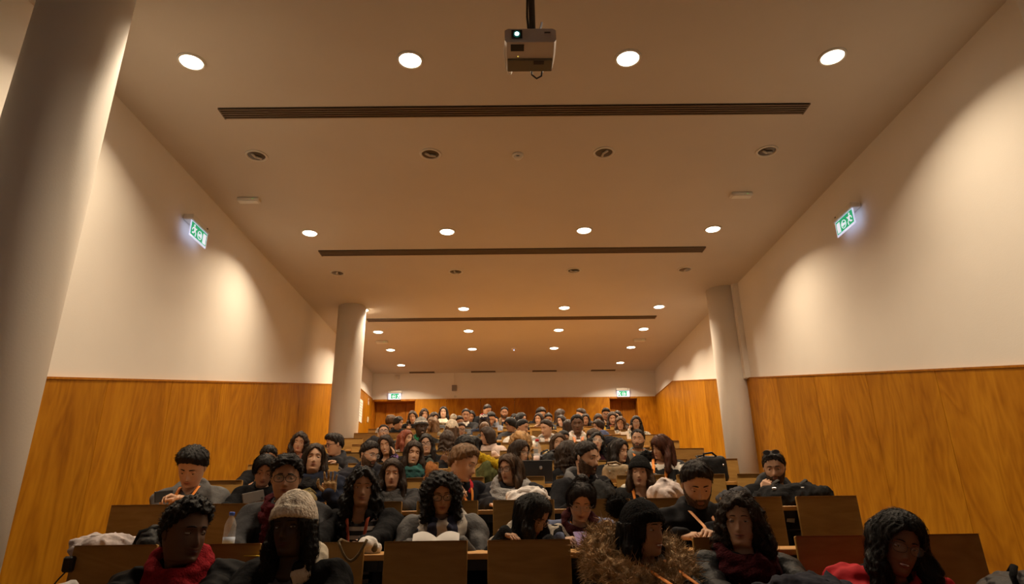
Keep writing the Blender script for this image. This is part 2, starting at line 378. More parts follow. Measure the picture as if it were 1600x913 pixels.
lampwords = ['nearest the projector', 'just behind the first slot vent', 'just before the second slot vent', 'just behind the second slot vent', 'just before the third slot vent', 'just behind the third slot vent', 'around the blue-lit detector', 'closest to the back wall']
for r, y in enumerate(LY):
    for c, x in enumerate(LX):
        if r == 7 and c in (1, 2): continue
        lit = r not in (1, 3)
        t = thing('downlight', ('lit round downlight in the ceiling row ' if lit else 'unlit round downlight with dark reflector in the ceiling row ')+lampwords[r],
                  'light', (x, y, CEIL), None, 'ceiling downlights '+lampwords[r])
        link('trim_ring', ring_m, t)
        if lit:
            link('diffuser', lens_m, t)
            L_ = link('downlight_lamp', lamp_d, t, (0, 0, -.016))
        else:
            link('reflector', cup_m, t); link('bulb', bulb_m, t, None, (0, 0, rng.uniform(0, 3)))
# long slot diffusers
def slot_vent(x0, x1, y0, y1, ns, label, grp=None):
    t = thing('ceiling_vent', label, 'vent', ((x0+x1)/2, (y0+y1)/2, CEIL), None, grp)
    w, d = x1-x0, y1-y0
    MB().box((0, 0, -.003), (w, d, .006)).build('backing', M_DARK, t)
    sm = None; pitch = d/ns
    for i in range(ns):
        if sm is None: sm = MB().box((0, 0, -.011), (w-.01, pitch*.50, .010)).mesh('slat', M_ALU)
        link('slat', sm, t, (0, -d/2+(i+.5)*pitch, 0))
    for q in (-1, 1): MB().box((q*w/2, 0, -.008), (.012, d, .016)).build('end_cap', M_ALU, t)
slot_vent(-2.61, 2.79, 4.915, 5.075, 5, 'long slatted slot vent across the ceiling behind the hanging projector')
slot_vent(-2.61, 2.77, 8.16, 8.345, 5, 'long slot vent between the second lit lamp row and the columns')
slot_vent(-2.61, 2.77, 11.33, 11.50, 4, 'long slot vent between the columns and the rear lamp rows')
for a, b in ((-2.475, -1.86), (-.925, -.324), (.62, 1.22), (2.1, 2.7)):
    slot_vent(a, b, 15.80, 15.92, 2, 'short slot vent where the ceiling meets the back wall', 'short slot vents by the back wall')
# emergency light boxes, detectors
for x, y, lb in ((-2.995, 6.65, 'small white emergency light box on ceiling beside the left wall exit sign'), (2.745, 6.64, 'small white emergency light box on ceiling by the bare wall'),
                 (2.766, 12.97, 'small white emergency light box among the rear lit lamps'), (-2.62, 12.9, 'small emergency light box half hidden behind a white column')):
    lb = lb.replace('the left wall exit sign', 'the wall with the notices').replace('by the bare wall', 'by the wall without notices')
    t = thing('emergency_light', lb, 'light', (x, y, CEIL))
    MB().box((0, 0, -.02), (.25, .10, .04), bev=.008).build('housing', M_WHITEP, t)
    MB().box((0, -.002, -.043), (.22, .075, .008), bev=.003).build('cover', plain('frosted_cover', (.8, .78, .7), .3), t)
    MB().sphere((.06, -.05, -.025), .005).build('indicator', plain('green_led', (.1, .4, .1), .4, emit=(.4, 1, .3), es=1.0), t)
for x, y, lb, led in ((.124, 5.753, 'round white smoke detector in front of the unlit ceiling lamps', False), (.133, 13.62, 'round white ceiling detector with a blue light', True)):
    t = thing('smoke_detector', lb, 'detector', (x, y, CEIL))
    MB().lathe([(.058, 0), (.058, -.018), (.05, -.024)], n=24).build('base', M_WHITEP, t, smooth=True)
    MB().lathe([(.040, -.024), (.040, -.042), (.03, -.05), (.0001, -.052)], n=24).build('sensor_cap', M_WHITEP, t, smooth=True)
    if led: MB().sphere((0, -.035, -.045), .008).build('indicator', plain('blue_led', (.1, .2, .8), .4, emit=(.25, .4, 1), es=8), t)
    else: MB().box((0, -.036, -.036), (.03, .008, .008)).build('slit', M_BLACK, t)
t = thing('wall_siren', 'round white siren on the back wall above the exit sign', 'siren', (-2.80, BACK, 3.485+CAMZ))
MB().box((0, -.02, 0), (.13, .04, .13), bev=.02).build('base', M_WHITEP, t)
MB().lathe([(.05, 0), (.045, .03), (.0001, .035)], (0, -.04, 0), 20, R=rotm('x', math.pi/2)).build('cap', M_WHITEP, t, smooth=True)
t = thing('wall_speaker', 'small grey box on the white back wall', 'speaker', (-1.357, BACK, 3.19+CAMZ))
MB().box((0, -.035, 0), (.125, .07, .15), bev=.012).build('housing', plain('speaker_grey', (.36, .33, .30), .6), t)
MB().box((0, -.072, 0), (.10, .006, .12), bev=.002).build('grille', plain('grille_grey', (.26, .24, .22), .8), t)
MB().tube([(0, -.01, .07), (0, -.006, .4)], .004, 6).build('cable', M_WHITEP, t)
t = thing('wall_socket', 'tiny white box just above the back wall veneer', 'box', (-1.322, BACK, 2.985+CAMZ))
MB().box((0, -.02, 0), (.07, .04, .05), bev=.008).build('housing', M_WHITEP, t); MB().box((0, -.042, 0), (.03, .006, .02)).build('cover', M_WHITEP, t)

# exit signs -----------------------------------------------------
M_GREEN = plain('exit_green', (.0, .25, .1), .4, emit=(.0, .42, .16), es=.7)
M_EWHITE = plain('exit_white', (.8, .8, .85), .4, emit=(.80, .85, 1.0), es=.8)
M_EEDGE = plain('exit_edge', (.8, .85, 1), .2, emit=(.62, .70, 1.0), es=.75)
def exit_sign(label, loc, rz, mirror, w=.38, h=.17):
    "local: plate in the XZ plane facing -Y; wall at y=+.085"
    t = thing('exit_sign', label, 'exit sign', loc, (0, 0, rz)); m = -1 if mirror else 1
    MB().box((0, .03, h/2+.035), (w+.03, .11, .06), bev=.008).build('housing', M_WHITEP, t)
    MB().box((.12*m, -.027, h/2+.04), (.02, .006, .012)).build('test_button', M_BLACK, t)
    MB().box((0, 0, 0), (w, .008, h)).build('plate', M_EEDGE, t)
    MB().box((0, -.006, .006), (w-.035, .004, h-.03)).build('green_field', M_GREEN, t)
    y = -.011; b = MB()                                     # running figure: drawn for man on the -x side
    X = lambda q: q*m
    b.sphere((X(-.118), y, .050), (.014, .003, .014), 12, 6)
    for pts, r in (([(-.112, .030), (-.098, -.004)], .016), ([(-.118, .03), (-.148, .012), (-.156, -.01)], .007), ([(-.108, .028), (-.078, .018), (-.066, .034)], .007),
                   ([(-.102, -.006), (-.126, -.034), (-.152, -.040)], .009), ([(-.096, -.006), (-.074, -.028), (-.082, -.058)], .009)):
        b.tube([(X(p), y, q) for p, q in pts], r, 6, flat=.25, side=(0, 0, 1) if False else None)
    b.build('running_figure', M_EWHITE, t)
    c = MB(); c.tube([(X(.012)+.044*math.cos(a), y, -.006+.044*math.sin(a)) for a in np.linspace(0, 2*math.pi, 25)], .004, 6); c.build('ring', M_EWHITE, t)
    a = MB(); a.box((X(.005), y, -.006), (.04, .004, .022)); a.prism([(y-.002, 0), (y-.002, 0)], 0, 0, 0) if False else None
    a.add([(X(.022), y, .02), (X(.048), y, -.006), (X(.022), y, -.032), (X(.022), y-.003, .02), (X(.048), y-.003, -.006), (X(.022), y-.003, -.032)], [(0, 1, 2), (5, 4, 3), (0, 3, 4, 1), (1, 4, 5, 2), (2, 5, 3, 0)])
    a.build('arrow', M_EWHITE, t)
    MB().box((X(.118), y, -.002), (.062, .004, .112)).build('door_shape', M_EWHITE, t)
exit_sign('green exit sign on the white wall above the man with a phone', (WL+.095, 6.30, 2.965+CAMZ), math.pi/2, False)
exit_sign('green exit sign on the white wall above the man in sunglasses', (WR-.095, 6.17, 2.965+CAMZ), -math.pi/2, True)
exit_sign('green exit sign over the wide back door below the siren', (-2.835, BACK-.09, 2.985+CAMZ), 0, True, .31, .15)
exit_sign('green exit sign over the narrow back door', (2.873, BACK-.09, 2.985+CAMZ), 0, False, .31, .15)
# things on the wall near the back door
def wall_plate(name, label, cat, y, z, w, h, m, d=.012, extra=None):
    t = thing(name, label, cat, (WL+.022, y, z)); MB().box((d/2, 0, 0), (d, w, h), bev=.003).build('panel', m, t)
    if extra: extra(t)
    return t
wall_plate('notice_board', 'tall white notice sheet on the wood wall behind a column', 'notice', 14.72, 2.45+CAMZ, .42, .52, M_PAPER, .008,
           lambda t: [MB().box((.0095, 0, z), (.002, .34, .012)).build('text_line', plain('print_grey', (.5, .48, .45), .8), t) for z in (.18, .12, .06, 0, -.06, -.12)] and None)
wall_plate('light_switch', 'cream light switch plate beside the wide back door', 'switch', 15.58, 2.371+CAMZ, .11, .13, plain('cream_plastic', (.75, .66, .42), .5), .012,
           lambda t: MB().box((.015, 0, 0), (.008, .05, .07)).build('rocker', M_WHITEP, t))
wall_plate('fire_sign', 'small pale sign high on the wood wall near the corner', 'sign', 15.55, 2.80+CAMZ, .10, .16, plain('pale_sign', (.75, .62, .5), .6), .006,
           lambda t: MB().box((.008, 0, .03), (.003, .06, .05)).build('symbol', plain('sign_red', (.5, .1, .05), .6), t))

# projector --------------------------------------------------------
pd = ray(829, 66); pp = pd*(3.15/pd[1]); px, py, pz = pp[0], 3.15, pp[2]+CAMZ
t = thing('projector', 'white ceiling projector with a glowing lens on a black pole', 'projector', (px, py, pz))
MP = plain('projector_white', (.62, .55, .48), .45)
body = MB()
W, DPT, HT = .315, .225, .110
sec = [(-W/2+.012, 0), (W/2-.012, 0), (W/2, .02), (W/2, HT-.015), (W/2-.02, HT), (-W/2+.02, HT), (-W/2, HT-.015), (-W/2, .02)]
def secv(y, sx, dz): return [(x*sx, y, z+dz) for x, z in sec]
V = secv(0, 1, 0)+secv(.09, 1, -.010)+secv(.15, .985, -.014)+secv(DPT, .93, -.016)
Fc = [list(range(8))]+[[i*8+j, (i+1)*8+j, (i+1)*8+(j+1) % 8, i*8+(j+1) % 8] for i in range(3) for j in range(8)]+[[24+j for j in range(8)][::-1]]
Rp = rotm('x', math.radians(-4))
body.add(np.array(V)@Rp.T, Fc); body.build('body', MP, t)
MB().box((-.083, -.004, .058), (.066, .012, .056)).build('lens_housing', M_BLACK, t)
MB().lathe([(.021, 0), (.020, .012), (.014, .014)], (-.083, -.009, .050), 20, R=rotm('x', math.pi/2)).build('lens_ring', plain('lens_teal', (.05, .2, .25), .1, emit=(.02, .30, .22), es=.25), t, smooth=True)
MB().sphere((-.083, -.022, .045), (.0135, .006, .0135), 16, 10).build('lens', plain('lens_glow', (1, 1, 1), .1, emit=(.75, .9, 1), es=6), t, smooth=True)
MB().box((.105, -.002, .072), (.036, .004, .007)).build('brand_mark', plain('mark_grey', (.10, .09, .09), .6), t)
MB().box((-.08, .040, -.0065), (.082, .05, .006), R=rotm('x', -.12)).build('sensor_window', M_BLACK, t)
MB().box((0, .172, -.030), (W*.90, .105, .014), bev=.005, R=rotm('x', -.06)).build('base_cover', plain('projector_olive', (.16, .135, .085), .6), t)
MB().box((.055, .140, -.0375), (.065, .03, .004)).build('vent_grille', plain('grille_dark', (.05, .04, .035), .8), t)
MB().sphere((-.076, .105, -.016), .004).build('status_light', plain('yellow_led', (.8, .7, .1), .4, emit=(1, .8, .1), es=2), t)
MB().tube([(.02, .13, HT-.01), (.02, .13, CEIL-pz)], .021, 12).build('pole', plain('pole_dark', (.05, .035, .025), .5), t, smooth=True)
MB().tube([(.0, .12, HT), (-.012, .115, .3), (-.004, .12, .6), (-.006, .125, CEIL-pz)], .007, 6).build('pole_cable', M_BLACK, t)
MB().tube([(.055, .06, HT-.01), (.075, .02, HT+.06)], .009, 8).build('adjust_rod', M_CHROME, t)
MB().tube([(.01, .225, .0), (.015, .24, -.05), (.045, .245, -.075), (.075, .24, -.06), (.085, .225, -.005)], .006, 8).build('loop_cable', M_BLACK, t, smooth=True)
MB().tube([(-.14, .215, -.01), (-.135, .23, -.045), (-.12, .233, -.052), (-.11, .225, -.012)], .004, 8).build('cable_hook', M_WHITEP, t, smooth=True)
MB().tube([(-W/2+.004, .0, .03), (-W/2-.004, .1, .0), (-W/2+.008, .24, -.02)], .004, 6).build('side_cable', M_WHITEP, t)

# its beam, and the screen on the front wall that it lights
bl_ = bpy.data.lights.new('projector_beam', 'SPOT'); bl_.energy = BEAM_W; bl_.color = BEAM_COL; bl_.spot_size = math.radians(34); bl_.spot_blend = .15; bl_.shadow_soft_size = .01
link('projector_beam', bl_, t, (-.083, -.04, .045), (math.radians(-90+9), 0, 0))
t = thing('projection_screen', 'white projection screen on the front wall lit by the projector', 'screen', (.1, FRONT+.06, 1.35))
MB().box((0, 0, 1.15), (3.6, .02, 2.3)).build('screen_sheet', plain('screen_white', (.85, .85, .85), .8), t)
MB().tube([(-1.85, .0, 2.36), (1.85, .0, 2.36)], .05, 12).build('roller_case', M_WHITEP, t, smooth=True)
MB().box((0, 0, -.02), (3.6, .035, .04)).build('bottom_bar', M_BLACK, t)

# ================================================================== SEATS AND DESKS
TILT = math.radians(3)
def seat_meshes():
    R = rotm('x', -TILT)                 # top leans away from the hall front
    b = MB().box((0, .009, -.235), (SEAT_W, .018, .47), bev=.003, R=R)
    back = b.mesh('seat_back', [M_PLY])
    e = MB().box((0, .009, .0005), (SEAT_W-.006, .016, .002), R=R).mesh('top_edge', M_EDGE)
    pan = MB().box((0, -.205, 0), (SEAT_W, .36, .02), bev=.006).mesh('seat_pan', [M_PLY])
    br = MB().box((0, -.03, -.02), (.30, .03, .02)).box((0, -.06, -.235), (.04, .05, .41)).box((0, -.06, -.437), (.12, .12, .006)).mesh('pedestal', M_STEEL)
    return back, e, pan, br
SB, SE, SP_, SBR = seat_meshes()
SHELF_DROP = .15
row_words = ['front', 'second', 'third', 'fourth', 'fifth', 'sixth', 'seventh', 'eighth', 'ninth', 'tenth', 'last']
SEATX = {}; SEATS = []
for k in range(NROW):
    n0 = 0 if k == 0 else -1
    xs = [-.583+SEAT_P*(i-3)+SEAT_W/2 for i in range(n0, 9)]
    SEATX[k] = xs
    for x in xs:
        t = thing('lecture_seat', 'wooden tip-up seat with plain plywood back in the %s row of the hall' % row_words[k], 'seat', (x, rowY(k), floorZ(k)), None, 'seats of the %s row' % row_words[k])
        zt = topZ(k)-floorZ(k)
        bo = link('seat_back', SB, t, (0, 0, zt)); link('top_edge', SE, bo)
        SEATS.append((k, x, t))
        link('seat_pan', SP_, t, (0, -.05, .45)); link('pedestal', SBR, t, (0, .0, .44))
    if k < NROW-1: pass
def desk_row(k, xs, label):
    x0, x1 = xs[0]-SEAT_W/2+.01, xs[-1]+SEAT_W/2-.01
    z0 = max(0.0, floorZ(k)); t = thing('desk', label, 'desk', ((x0+x1)/2, rowY(k), z0), None, 'writing desks')
    zd = deskZ(k)-z0
    MB().box((0, .205, zd-.014), (x1-x0, .34, .028), bev=.003).build('desk_top', M_DESK, t)
    MB().box((0, .055, zd-.05), (x1-x0-.02, .02, .05)).build('front_rail', M_STEEL, t)
    MB().box((0, .19, zd-SHELF_DROP), (x1-x0-.02, .24, .012)).build('shelf', M_STEEL, t)
    gaps = [(xs[i]+xs[i+1])/2-(x0+x1)/2 for i in range(0, len(xs)-1)]
    pm = MB().box((0, .13, zd/2), (.035, .05, zd-.06)).box((0, .16, zd-.045), (.03, .24, .035)).box((0, .13, .005), (.05, .12, .01)).mesh('support', M_STEEL)
    for g in gaps[::2]: link('support', pm, t, (g, 0, 0))
    return t
for k in range(NROW-1): desk_row(k, SEATX[k], 'long wooden writing desk fixed behind the seat backs of the %s row' % row_words[k])
t = desk_row(-1, SEATX[0], 'long wooden writing desk in front of the front row')
MB().box((0, .012, deskZ(-1)*.5+.12), (4.2, .018, .62)).build('modesty_panel', M_PLY, t)

# ================================================================== ORGANIC SHAPES: distance fields + surface nets
def surface_nets(V, lo, h):
    ins = V < 0
    c = np.zeros(tuple(s-1 for s in V.shape), np.int8)
    offs = [(i, j, k) for i in (0, 1) for j in (0, 1) for k in (0, 1)]
    sl = lambda A, o: A[o[0]:A.shape[0]-1+o[0], o[1]:A.shape[1]-1+o[1], o[2]:A.shape[2]-1+o[2]]
    for o in offs: c += sl(ins, o)
    mask = (c > 0) & (c < 8); n = int(mask.sum())
    if n == 0: return np.zeros((0, 3)), np.zeros((0, 4), int)
    idx = -np.ones(mask.shape, np.int64); idx[mask] = np.arange(n)
    cells = np.argwhere(mask).astype(np.float64); acc = np.zeros((n, 3)); cnt = np.zeros(n)
    cv = {o: sl(V, o)[mask] for o in offs}
    for a in offs:
        for ax in range(3):
            if a[ax]: continue
            b = list(a); b[ax] = 1; b = tuple(b); va, vb = cv[a], cv[b]
            cr = (va < 0) != (vb < 0)
            t = np.where(cr, va/np.where(cr, va-vb, 1), 0)
            p = np.tile(np.array(a, float), (n, 1)); p[:, ax] += t
            acc[cr] += p[cr]; cnt[cr] += 1
    P = (cells+acc/cnt[:, None])*h+np.asarray(lo)
    Q = []
    for ax in range(3):
        b1, b2 = (ax+1) % 3, (ax+2) % 3
        s0 = [slice(None)]*3; s1 = [slice(None)]*3
        s0[ax] = slice(0, -1); s1[ax] = slice(1, None)
        for b in (b1, b2): s0[b] = slice(1, -1); s1[b] = slice(1, -1)
        A, B = ins[tuple(s0)], ins[tuple(s1)]
        for flip, mm in ((False, A & ~B), (True, ~A & B)):
            e = np.argwhere(mm)
            if not len(e): continue
            e[:, b1] += 1; e[:, b2] += 1
            q = []
            for d1, d2 in ((-1, -1), (0, -1), (0, 0), (-1, 0)):
                w = e.copy(); w[:, b1] += d1; w[:, b2] += d2; q.append(idx[w[:, 0], w[:, 1], w[:, 2]])
            q = np.stack(q, 1); Q.append(q[:, ::-1] if flip else q)
    return P, np.concatenate(Q)
def sd_cap(P, a, b, r1, r2=None, sc=None):
    r2 = r1 if r2 is None else r2; a = np.asarray(a, np.float32); b = np.asarray(b, np.float32)
    if sc is not None:
        s = np.asarray(sc, np.float32); P = P*s; a = a*s; b = b*s
    ab = b-a; L = float(ab@ab)+1e-12; d = P-a
    t = np.clip((d@ab)/L, 0, 1)
    return np.sqrt(((d-t[..., None]*ab)**2).sum(-1))-(r1+(r2-r1)*t)
def sd_ell(P, c, r):
    q = (P-np.asarray(c, np.float32))/np.asarray(r, np.float32)
    k0 = np.sqrt((q*q).sum(-1))+1e-6; k1 = np.sqrt(((q/np.asarray(r, np.float32))**2).sum(-1))+1e-6
    return k0*(k0-1)/k1
def sd_box(P, c, hsz, r):
    q = np.abs(P-np.asarray(c, np.float32))-(np.asarray(hsz, np.float32)-r)
    return np.sqrt((np.maximum(q, 0)**2).sum(-1))+np.minimum(q.max(-1), 0)-r
def sd_ring(P, c, rx, ry, r, tilt=0.0, squash=1.0):
    q = P-np.asarray(c, np.float32)
    z = (q[..., 2]+tilt*q[..., 1])/squash; x = q[..., 0]; y = q[..., 1]
    rad = np.sqrt((x/rx)**2+(y/ry)**2)+1e-6
    dx = (rad-1)*np.minimum(rx, ry)
    return np.sqrt(dx*dx+z*z)-r
def smin(a, b, k):
    h = np.clip(.5+.5*(b-a)/k, 0, 1); return b+(a-b)*h-k*h*(1-h)
def snoise(P, wl, seed, n=5):
    "cheap band-limited noise, roughly -1..1, of wavelength wl"
    g = np.random.default_rng(seed); out = 0
    for _ in range(n):
        k = g.normal(size=3); k = k/np.linalg.norm(k)*2*math.pi/wl*g.uniform(.7, 1.3)
        out = out+np.sin(P@k.astype(np.float32)+g.uniform(0, 6.28))
    return out/n*1.6
def sd_mesh(fn, lo, hi, h):
    lo = np.asarray(lo, float); hi = np.asarray(hi, float)
    ax = [np.arange(lo[i]-h, hi[i]+h*1.5, h, dtype=np.float32) for i in range(3)]
    G = np.stack(np.meshgrid(*ax, indexing='ij'), -1)
    V = fn(G); V[0] = V[-1] = 1; V[:, 0] = V[:, -1] = 1; V[:, :, 0] = V[:, :, -1] = 1
    return surface_nets(V, lo-h, h)

# ================================================================== PEOPLE
# ---- head and neck template: rings from the crown to the collar bones, face towards -Y, origin mid-head
KEY = np.array([  # z_front, y_front, z_back, y_back, half width, weight of the torso frame
 (.118, -.001, .118, .001, .001, 0), (.1155, -.030, .1155, .035, .028, 0), (.105, -.056, .105, .062, .048, 0), (.089, -.073, .087, .083, .062, 0),
 (.068, -.084, .065, .097, .070, 0), (.046, -.090, .041, .104, .0745, 0), (.027, -.0925, .017, .104, .0757, 0), (.010, -.0890, -.006, .099, .0750, 0),
 (-.007, -.0885, -.024, .091, .0732, 0), (-.024, -.0905, -.040, .081, .0710, 0), (-.040, -.0915, -.054, .073, .0683, 0), (-.054, -.0915, -.066, .066, .0650, 0),
 (-.068, -.0920, -.078, .061, .0613, 0), (-.082, -.0885, -.088, .058, .0572, 0), (-.096, -.0895, -.098, .056, .0528, 0), (-.108, -.0860, -.108, .056, .0490, .0),
 (-.1165, -.072, -.118, .056, .0470, .05), (-.121, -.052, -.128, .057, .0475, .12), (-.128, -.038, -.138, .058, .0485, .25), (-.142, -.034, -.150, .060, .0495, .45),
 (-.160, -.034, -.165, .062, .0515, .7), (-.185, -.038, -.185, .066, .058, .9), (-.205, -.048, -.200, .072, .080, 1), (-.225, -.060, -.215, .078, .115, 1)])
_m = KEY[:, 0] < -.116; KEY[_m, 0] = -.116+(KEY[_m, 0]+.116)*.74; _m = KEY[:, 2] < -.118; KEY[_m, 2] = -.118+(KEY[_m, 2]+.118)*.74
def head_template(nr, na):
    t = np.linspace(0, 1, len(KEY)); s = np.linspace(0, 1, nr)
    K = np.stack([np.interp(s, t, KEY[:, j]) for j in range(6)], 1)
    for _ in range(1): K[1:-1] = .25*K[:-2]+.5*K[1:-1]+.25*K[2:]
    u = np.linspace(-1, 1, na, endpoint=False); a = math.pi*(.42*u+.58*u**3)
    ca, sa = np.cos(a), np.sin(a)
    zf, yf, zb, yb, xr, w = [K[:, j:j+1] for j in range(6)]
    x = xr*sa; y = np.where(ca > 0, yf*np.abs(ca)**.9, yb*np.abs(ca)); z = zb+(zf-zb)*(1+ca)/2
    front = np.clip(ca, 0, 1)[None]**1.0*np.ones_like(x)
    V = np.stack([x, y, z], -1).reshape(-1, 3); Wt = (w*np.ones_like(x)).ravel(); FR = front.ravel()
    i = np.arange(nr-1)[:, None]*na; j = np.arange(na)[None]
    Fc = np.stack([i+j, i+na+j, i+na+(j+1) % na, i+(j+1) % na], -1).reshape(-1, 4)
    return V, Fc, Wt, FR
HEADS = {0: head_template(78, 80), 1: head_template(62, 64), 2: head_template(46, 44)}
def G2(a, s): return np.exp(-(a/s)**2)
def head_mesh(lod, male, smile=0.0, jaw=1.0, nose=1.0):
    V, Fc, Wt, FR = HEADS[lod]; V = V.copy(); x, y, z = V[:, 0].copy(), V[:, 1].copy(), V[:, 2].copy(); ax = np.abs(x)
    f = np.clip(FR*1.4, 0, 1)*(y < .02)
    d = np.zeros(len(V))
    npz = np.interp(z, [-.056, -.050, -.044, -.037, -.030, -.010, .012, .022], [0, .006, .015, .0205, .0185, .0095, .003, 0])*nose
    sx = np.interp(z, [-.05, -.04, -.01, .02], [.0145, .0125, .0080, .0075])
    d += npz*G2(x, sx)
    d -= .0095*np.exp(-((ax-.031)/.0155)**2-((z-.004)/.0105)**2)
    d += (.0045 if male else .0022)*np.exp(-((ax-.026)/.022)**2-((z-.023)/.009)**2)
    d += .0040*np.exp(-((ax-.046)/.017)**2-((z+.028)/.017)**2)
    zm = z+.0685-smile*.009*np.clip(ax/.026, 0, 1.2)**2
    wl = 1+.25*max(0, smile)
    up = np.exp(-(x/(.019*wl))**2-((zm-.0055)/.0045)**2); lo = np.exp(-(x/(.0165*wl))**2-((zm+.0065)/.0055)**2)
    d += .0042*up+.0052*lo-.0042*np.exp(-(x/(.024*wl))**2-(zm/.0022)**2)
    d -= .0030*np.exp(-(x/.02)**2-((z+.088)/.006)**2)
    d += .0045*np.exp(-(x/.017)**2-((z+.1015)/.012)**2)*jaw
    d += smile*.004*np.exp(-((ax-.040)/.013)**2-((z+.048)/.013)**2)
    V[:, 1] = y-d*f
    t = np.clip(-z/.11, 0, 1)*(Wt < .01)
    V[:, 0] = x*(1+(.06 if male else -.02)*t)
    lip = np.clip((up+lo)*1.1, 0, 1)*f*(Wt < .01)
    return V, Fc, Wt, lip
# ---- hands: wrist at origin, fingers along +Z, palm faces -Y, thumb on +X
HANDS = {}
def hand_mesh(pose, h):
    key = (pose, h)
    if key in HANDS: return HANDS[key]
    curl = {'relaxed': (.30, .35, .25), 'hold': (.75, .85, .5), 'open': (.05, .06, .05), 'fist': (1.2, 1.5, .9), 'vsign': (.03, .05, .03), 'pinch': (.55, .6, .35)}[pose]
    segs = []
    bases = [(-.031, .080), (-.0105, .087), (.0105, .088), (.031, .083)]
    lens = [.058, .072, .078, .070]
    for i, ((bx, bz), L) in enumerate(zip(bases, lens)):
        cu = curl
        if pose == 'vsign' and i in (0, 1): cu = (1.2, 1.5, .9)
        spr = (i-1.5)*(.09 if pose in ('open', 'vsign') else .03)*(2.2 if pose == 'vsign' and i > 1 else 1)
        p = np.array([bx, 0, bz]); a = 0; rr = .0088-.0006*abs(i-2)
        for j, fr in enumerate((.45, .31, .24)):
            a += cu[j]; d = np.array([math.sin(spr)*math.cos(a), -math.sin(a), math.cos(a)*math.cos(spr)])
            q = p+d*L*fr; segs.append((p, q, rr, rr-.0009)); p = q; rr -= .0009
    ta = {'hold': .9, 'fist': 1.1, 'pinch': .8}.get(pose, .35)
    p = np.array([.028, -.004, .022]); q = p+np.array([.030, -.012-.012*ta, .030]); r_ = q+np.array([.012-.012*ta, -.012*ta, .028]); e = r_+np.array([.002-.014*ta, -.010*ta, .022])
    segs += [(p, q, .013, .0105), (q, r_, .0105, .0095), (r_, e, .0095, .008)]
    lo = np.min([np.minimum(s[0], s[1]) for s in segs], 0)-.02; hi = np.max([np.maximum(s[0], s[1]) for s in segs], 0)+.02
    lo = np.minimum(lo, (-.05, -.03, -.05)); hi = np.maximum(hi, (.05, .03, .1))
    def fn(P):
        d = sd_box(P, (0, 0, .048), (.041, .0145, .043), .013)
        d = smin(d, sd_cap(P, (0, 0, -.045), (0, 0, .01), .023, .026, (1, 1.25, 1)), .012)
        for s in segs: d = smin(d, sd_cap(P, *s), .0045)
        return d
    HANDS[key] = sd_mesh(fn, lo, hi, h); return HANDS[key]

SKIN = {'vdark': (.042, .024, .016), 'dark': (.11, .058, .035), 'brown': (.20, .105, .06), 'tan': (.36, .205, .125), 'light': (.50, .31, .205), 'pale': (.58, .385, .28)}
HAIR = {'black': (.006, .005, .005), 'dk': (.014, .009, .007), 'dkbrown': (.026, .014, .008), 'brown': (.055, .028, .013), 'ltbrown': (.13, .07, .032), 'blond': (.34, .19, .07), 'red': (.15, .035, .014), 'auburn': (.06, .02, .011)}
M_EYEW = plain('eye_white', (.42, .38, .34), .3)
M_IRIS = plain('iris_dark', (.015, .009, .006), .15)
M_TEETH = plain('teeth', (.75, .72, .66), .3)
M_LENS = plain('spectacle_lens', (.8, .85, .9), .05, 0, .5, alpha=.12)
M_ORANGE = noisy('lanyard_orange', (.75, .22, .03), (.85, .30, .05), 20, .7, .1)
TROUSERS = {}
def leg_meshes():
    def fn(P):
        d = sd_cap(P, (-.09, 0, .02), (.09, 0, .02), .115)
        for s in (-1, 1):
            d = smin(d, sd_cap(P, (s*.09, 0, .02), (s*.115, -.40, .03), .088, .066), .04)
            d = smin(d, sd_cap(P, (s*.115, -.40, .03), (s*.11, -.37, -.36), .064, .048), .03)
        return d
    V, Fq = sd_mesh(fn, (-.25, -.5, -.4), (.25, .15, .18), .038)
    tm = {}
    for nm, c in (('jeans', (.03, .04, .07)), ('black', (.012, .012, .013)), ('grey', (.06, .06, .065))):
        tm[nm] = to_mesh('trousers', V, Fq, fabric(c, 'cotton'), True)
    b = MB()
    def fs(P):
        d = None
        for s in (-1, 1):
            e = smin(sd_ell(P, (s*.11, -.43, -.43), (.045, .13, .045)), sd_cap(P, (s*.11, -.37, -.36), (s*.11, -.37, -.42), .05), .03)
            d = e if d is None else np.minimum(d, e)
        return np.maximum(d, -(P[..., 2]+.45))
    V, Fq = sd_mesh(fs, (-.2, -.6, -.5), (.2, -.28, -.32), .03)
    return tm, to_mesh('shoes', V, Fq, fabric((.03, .028, .026), 'leather'), True)
TROU, SHOES = leg_meshes()
def unit(v): v = np.asarray(v, float); return v/(np.linalg.norm(v)+1e-9)
def frame_hand(W, fdir, pn, mirror):
    z = unit(fdir); y = -unit(np.asarray(pn, float)-z*(np.asarray(pn, float)@z)); x = np.cross(y, z)
    if mirror: x = -x
    return np.stack([x, y, z], 1)
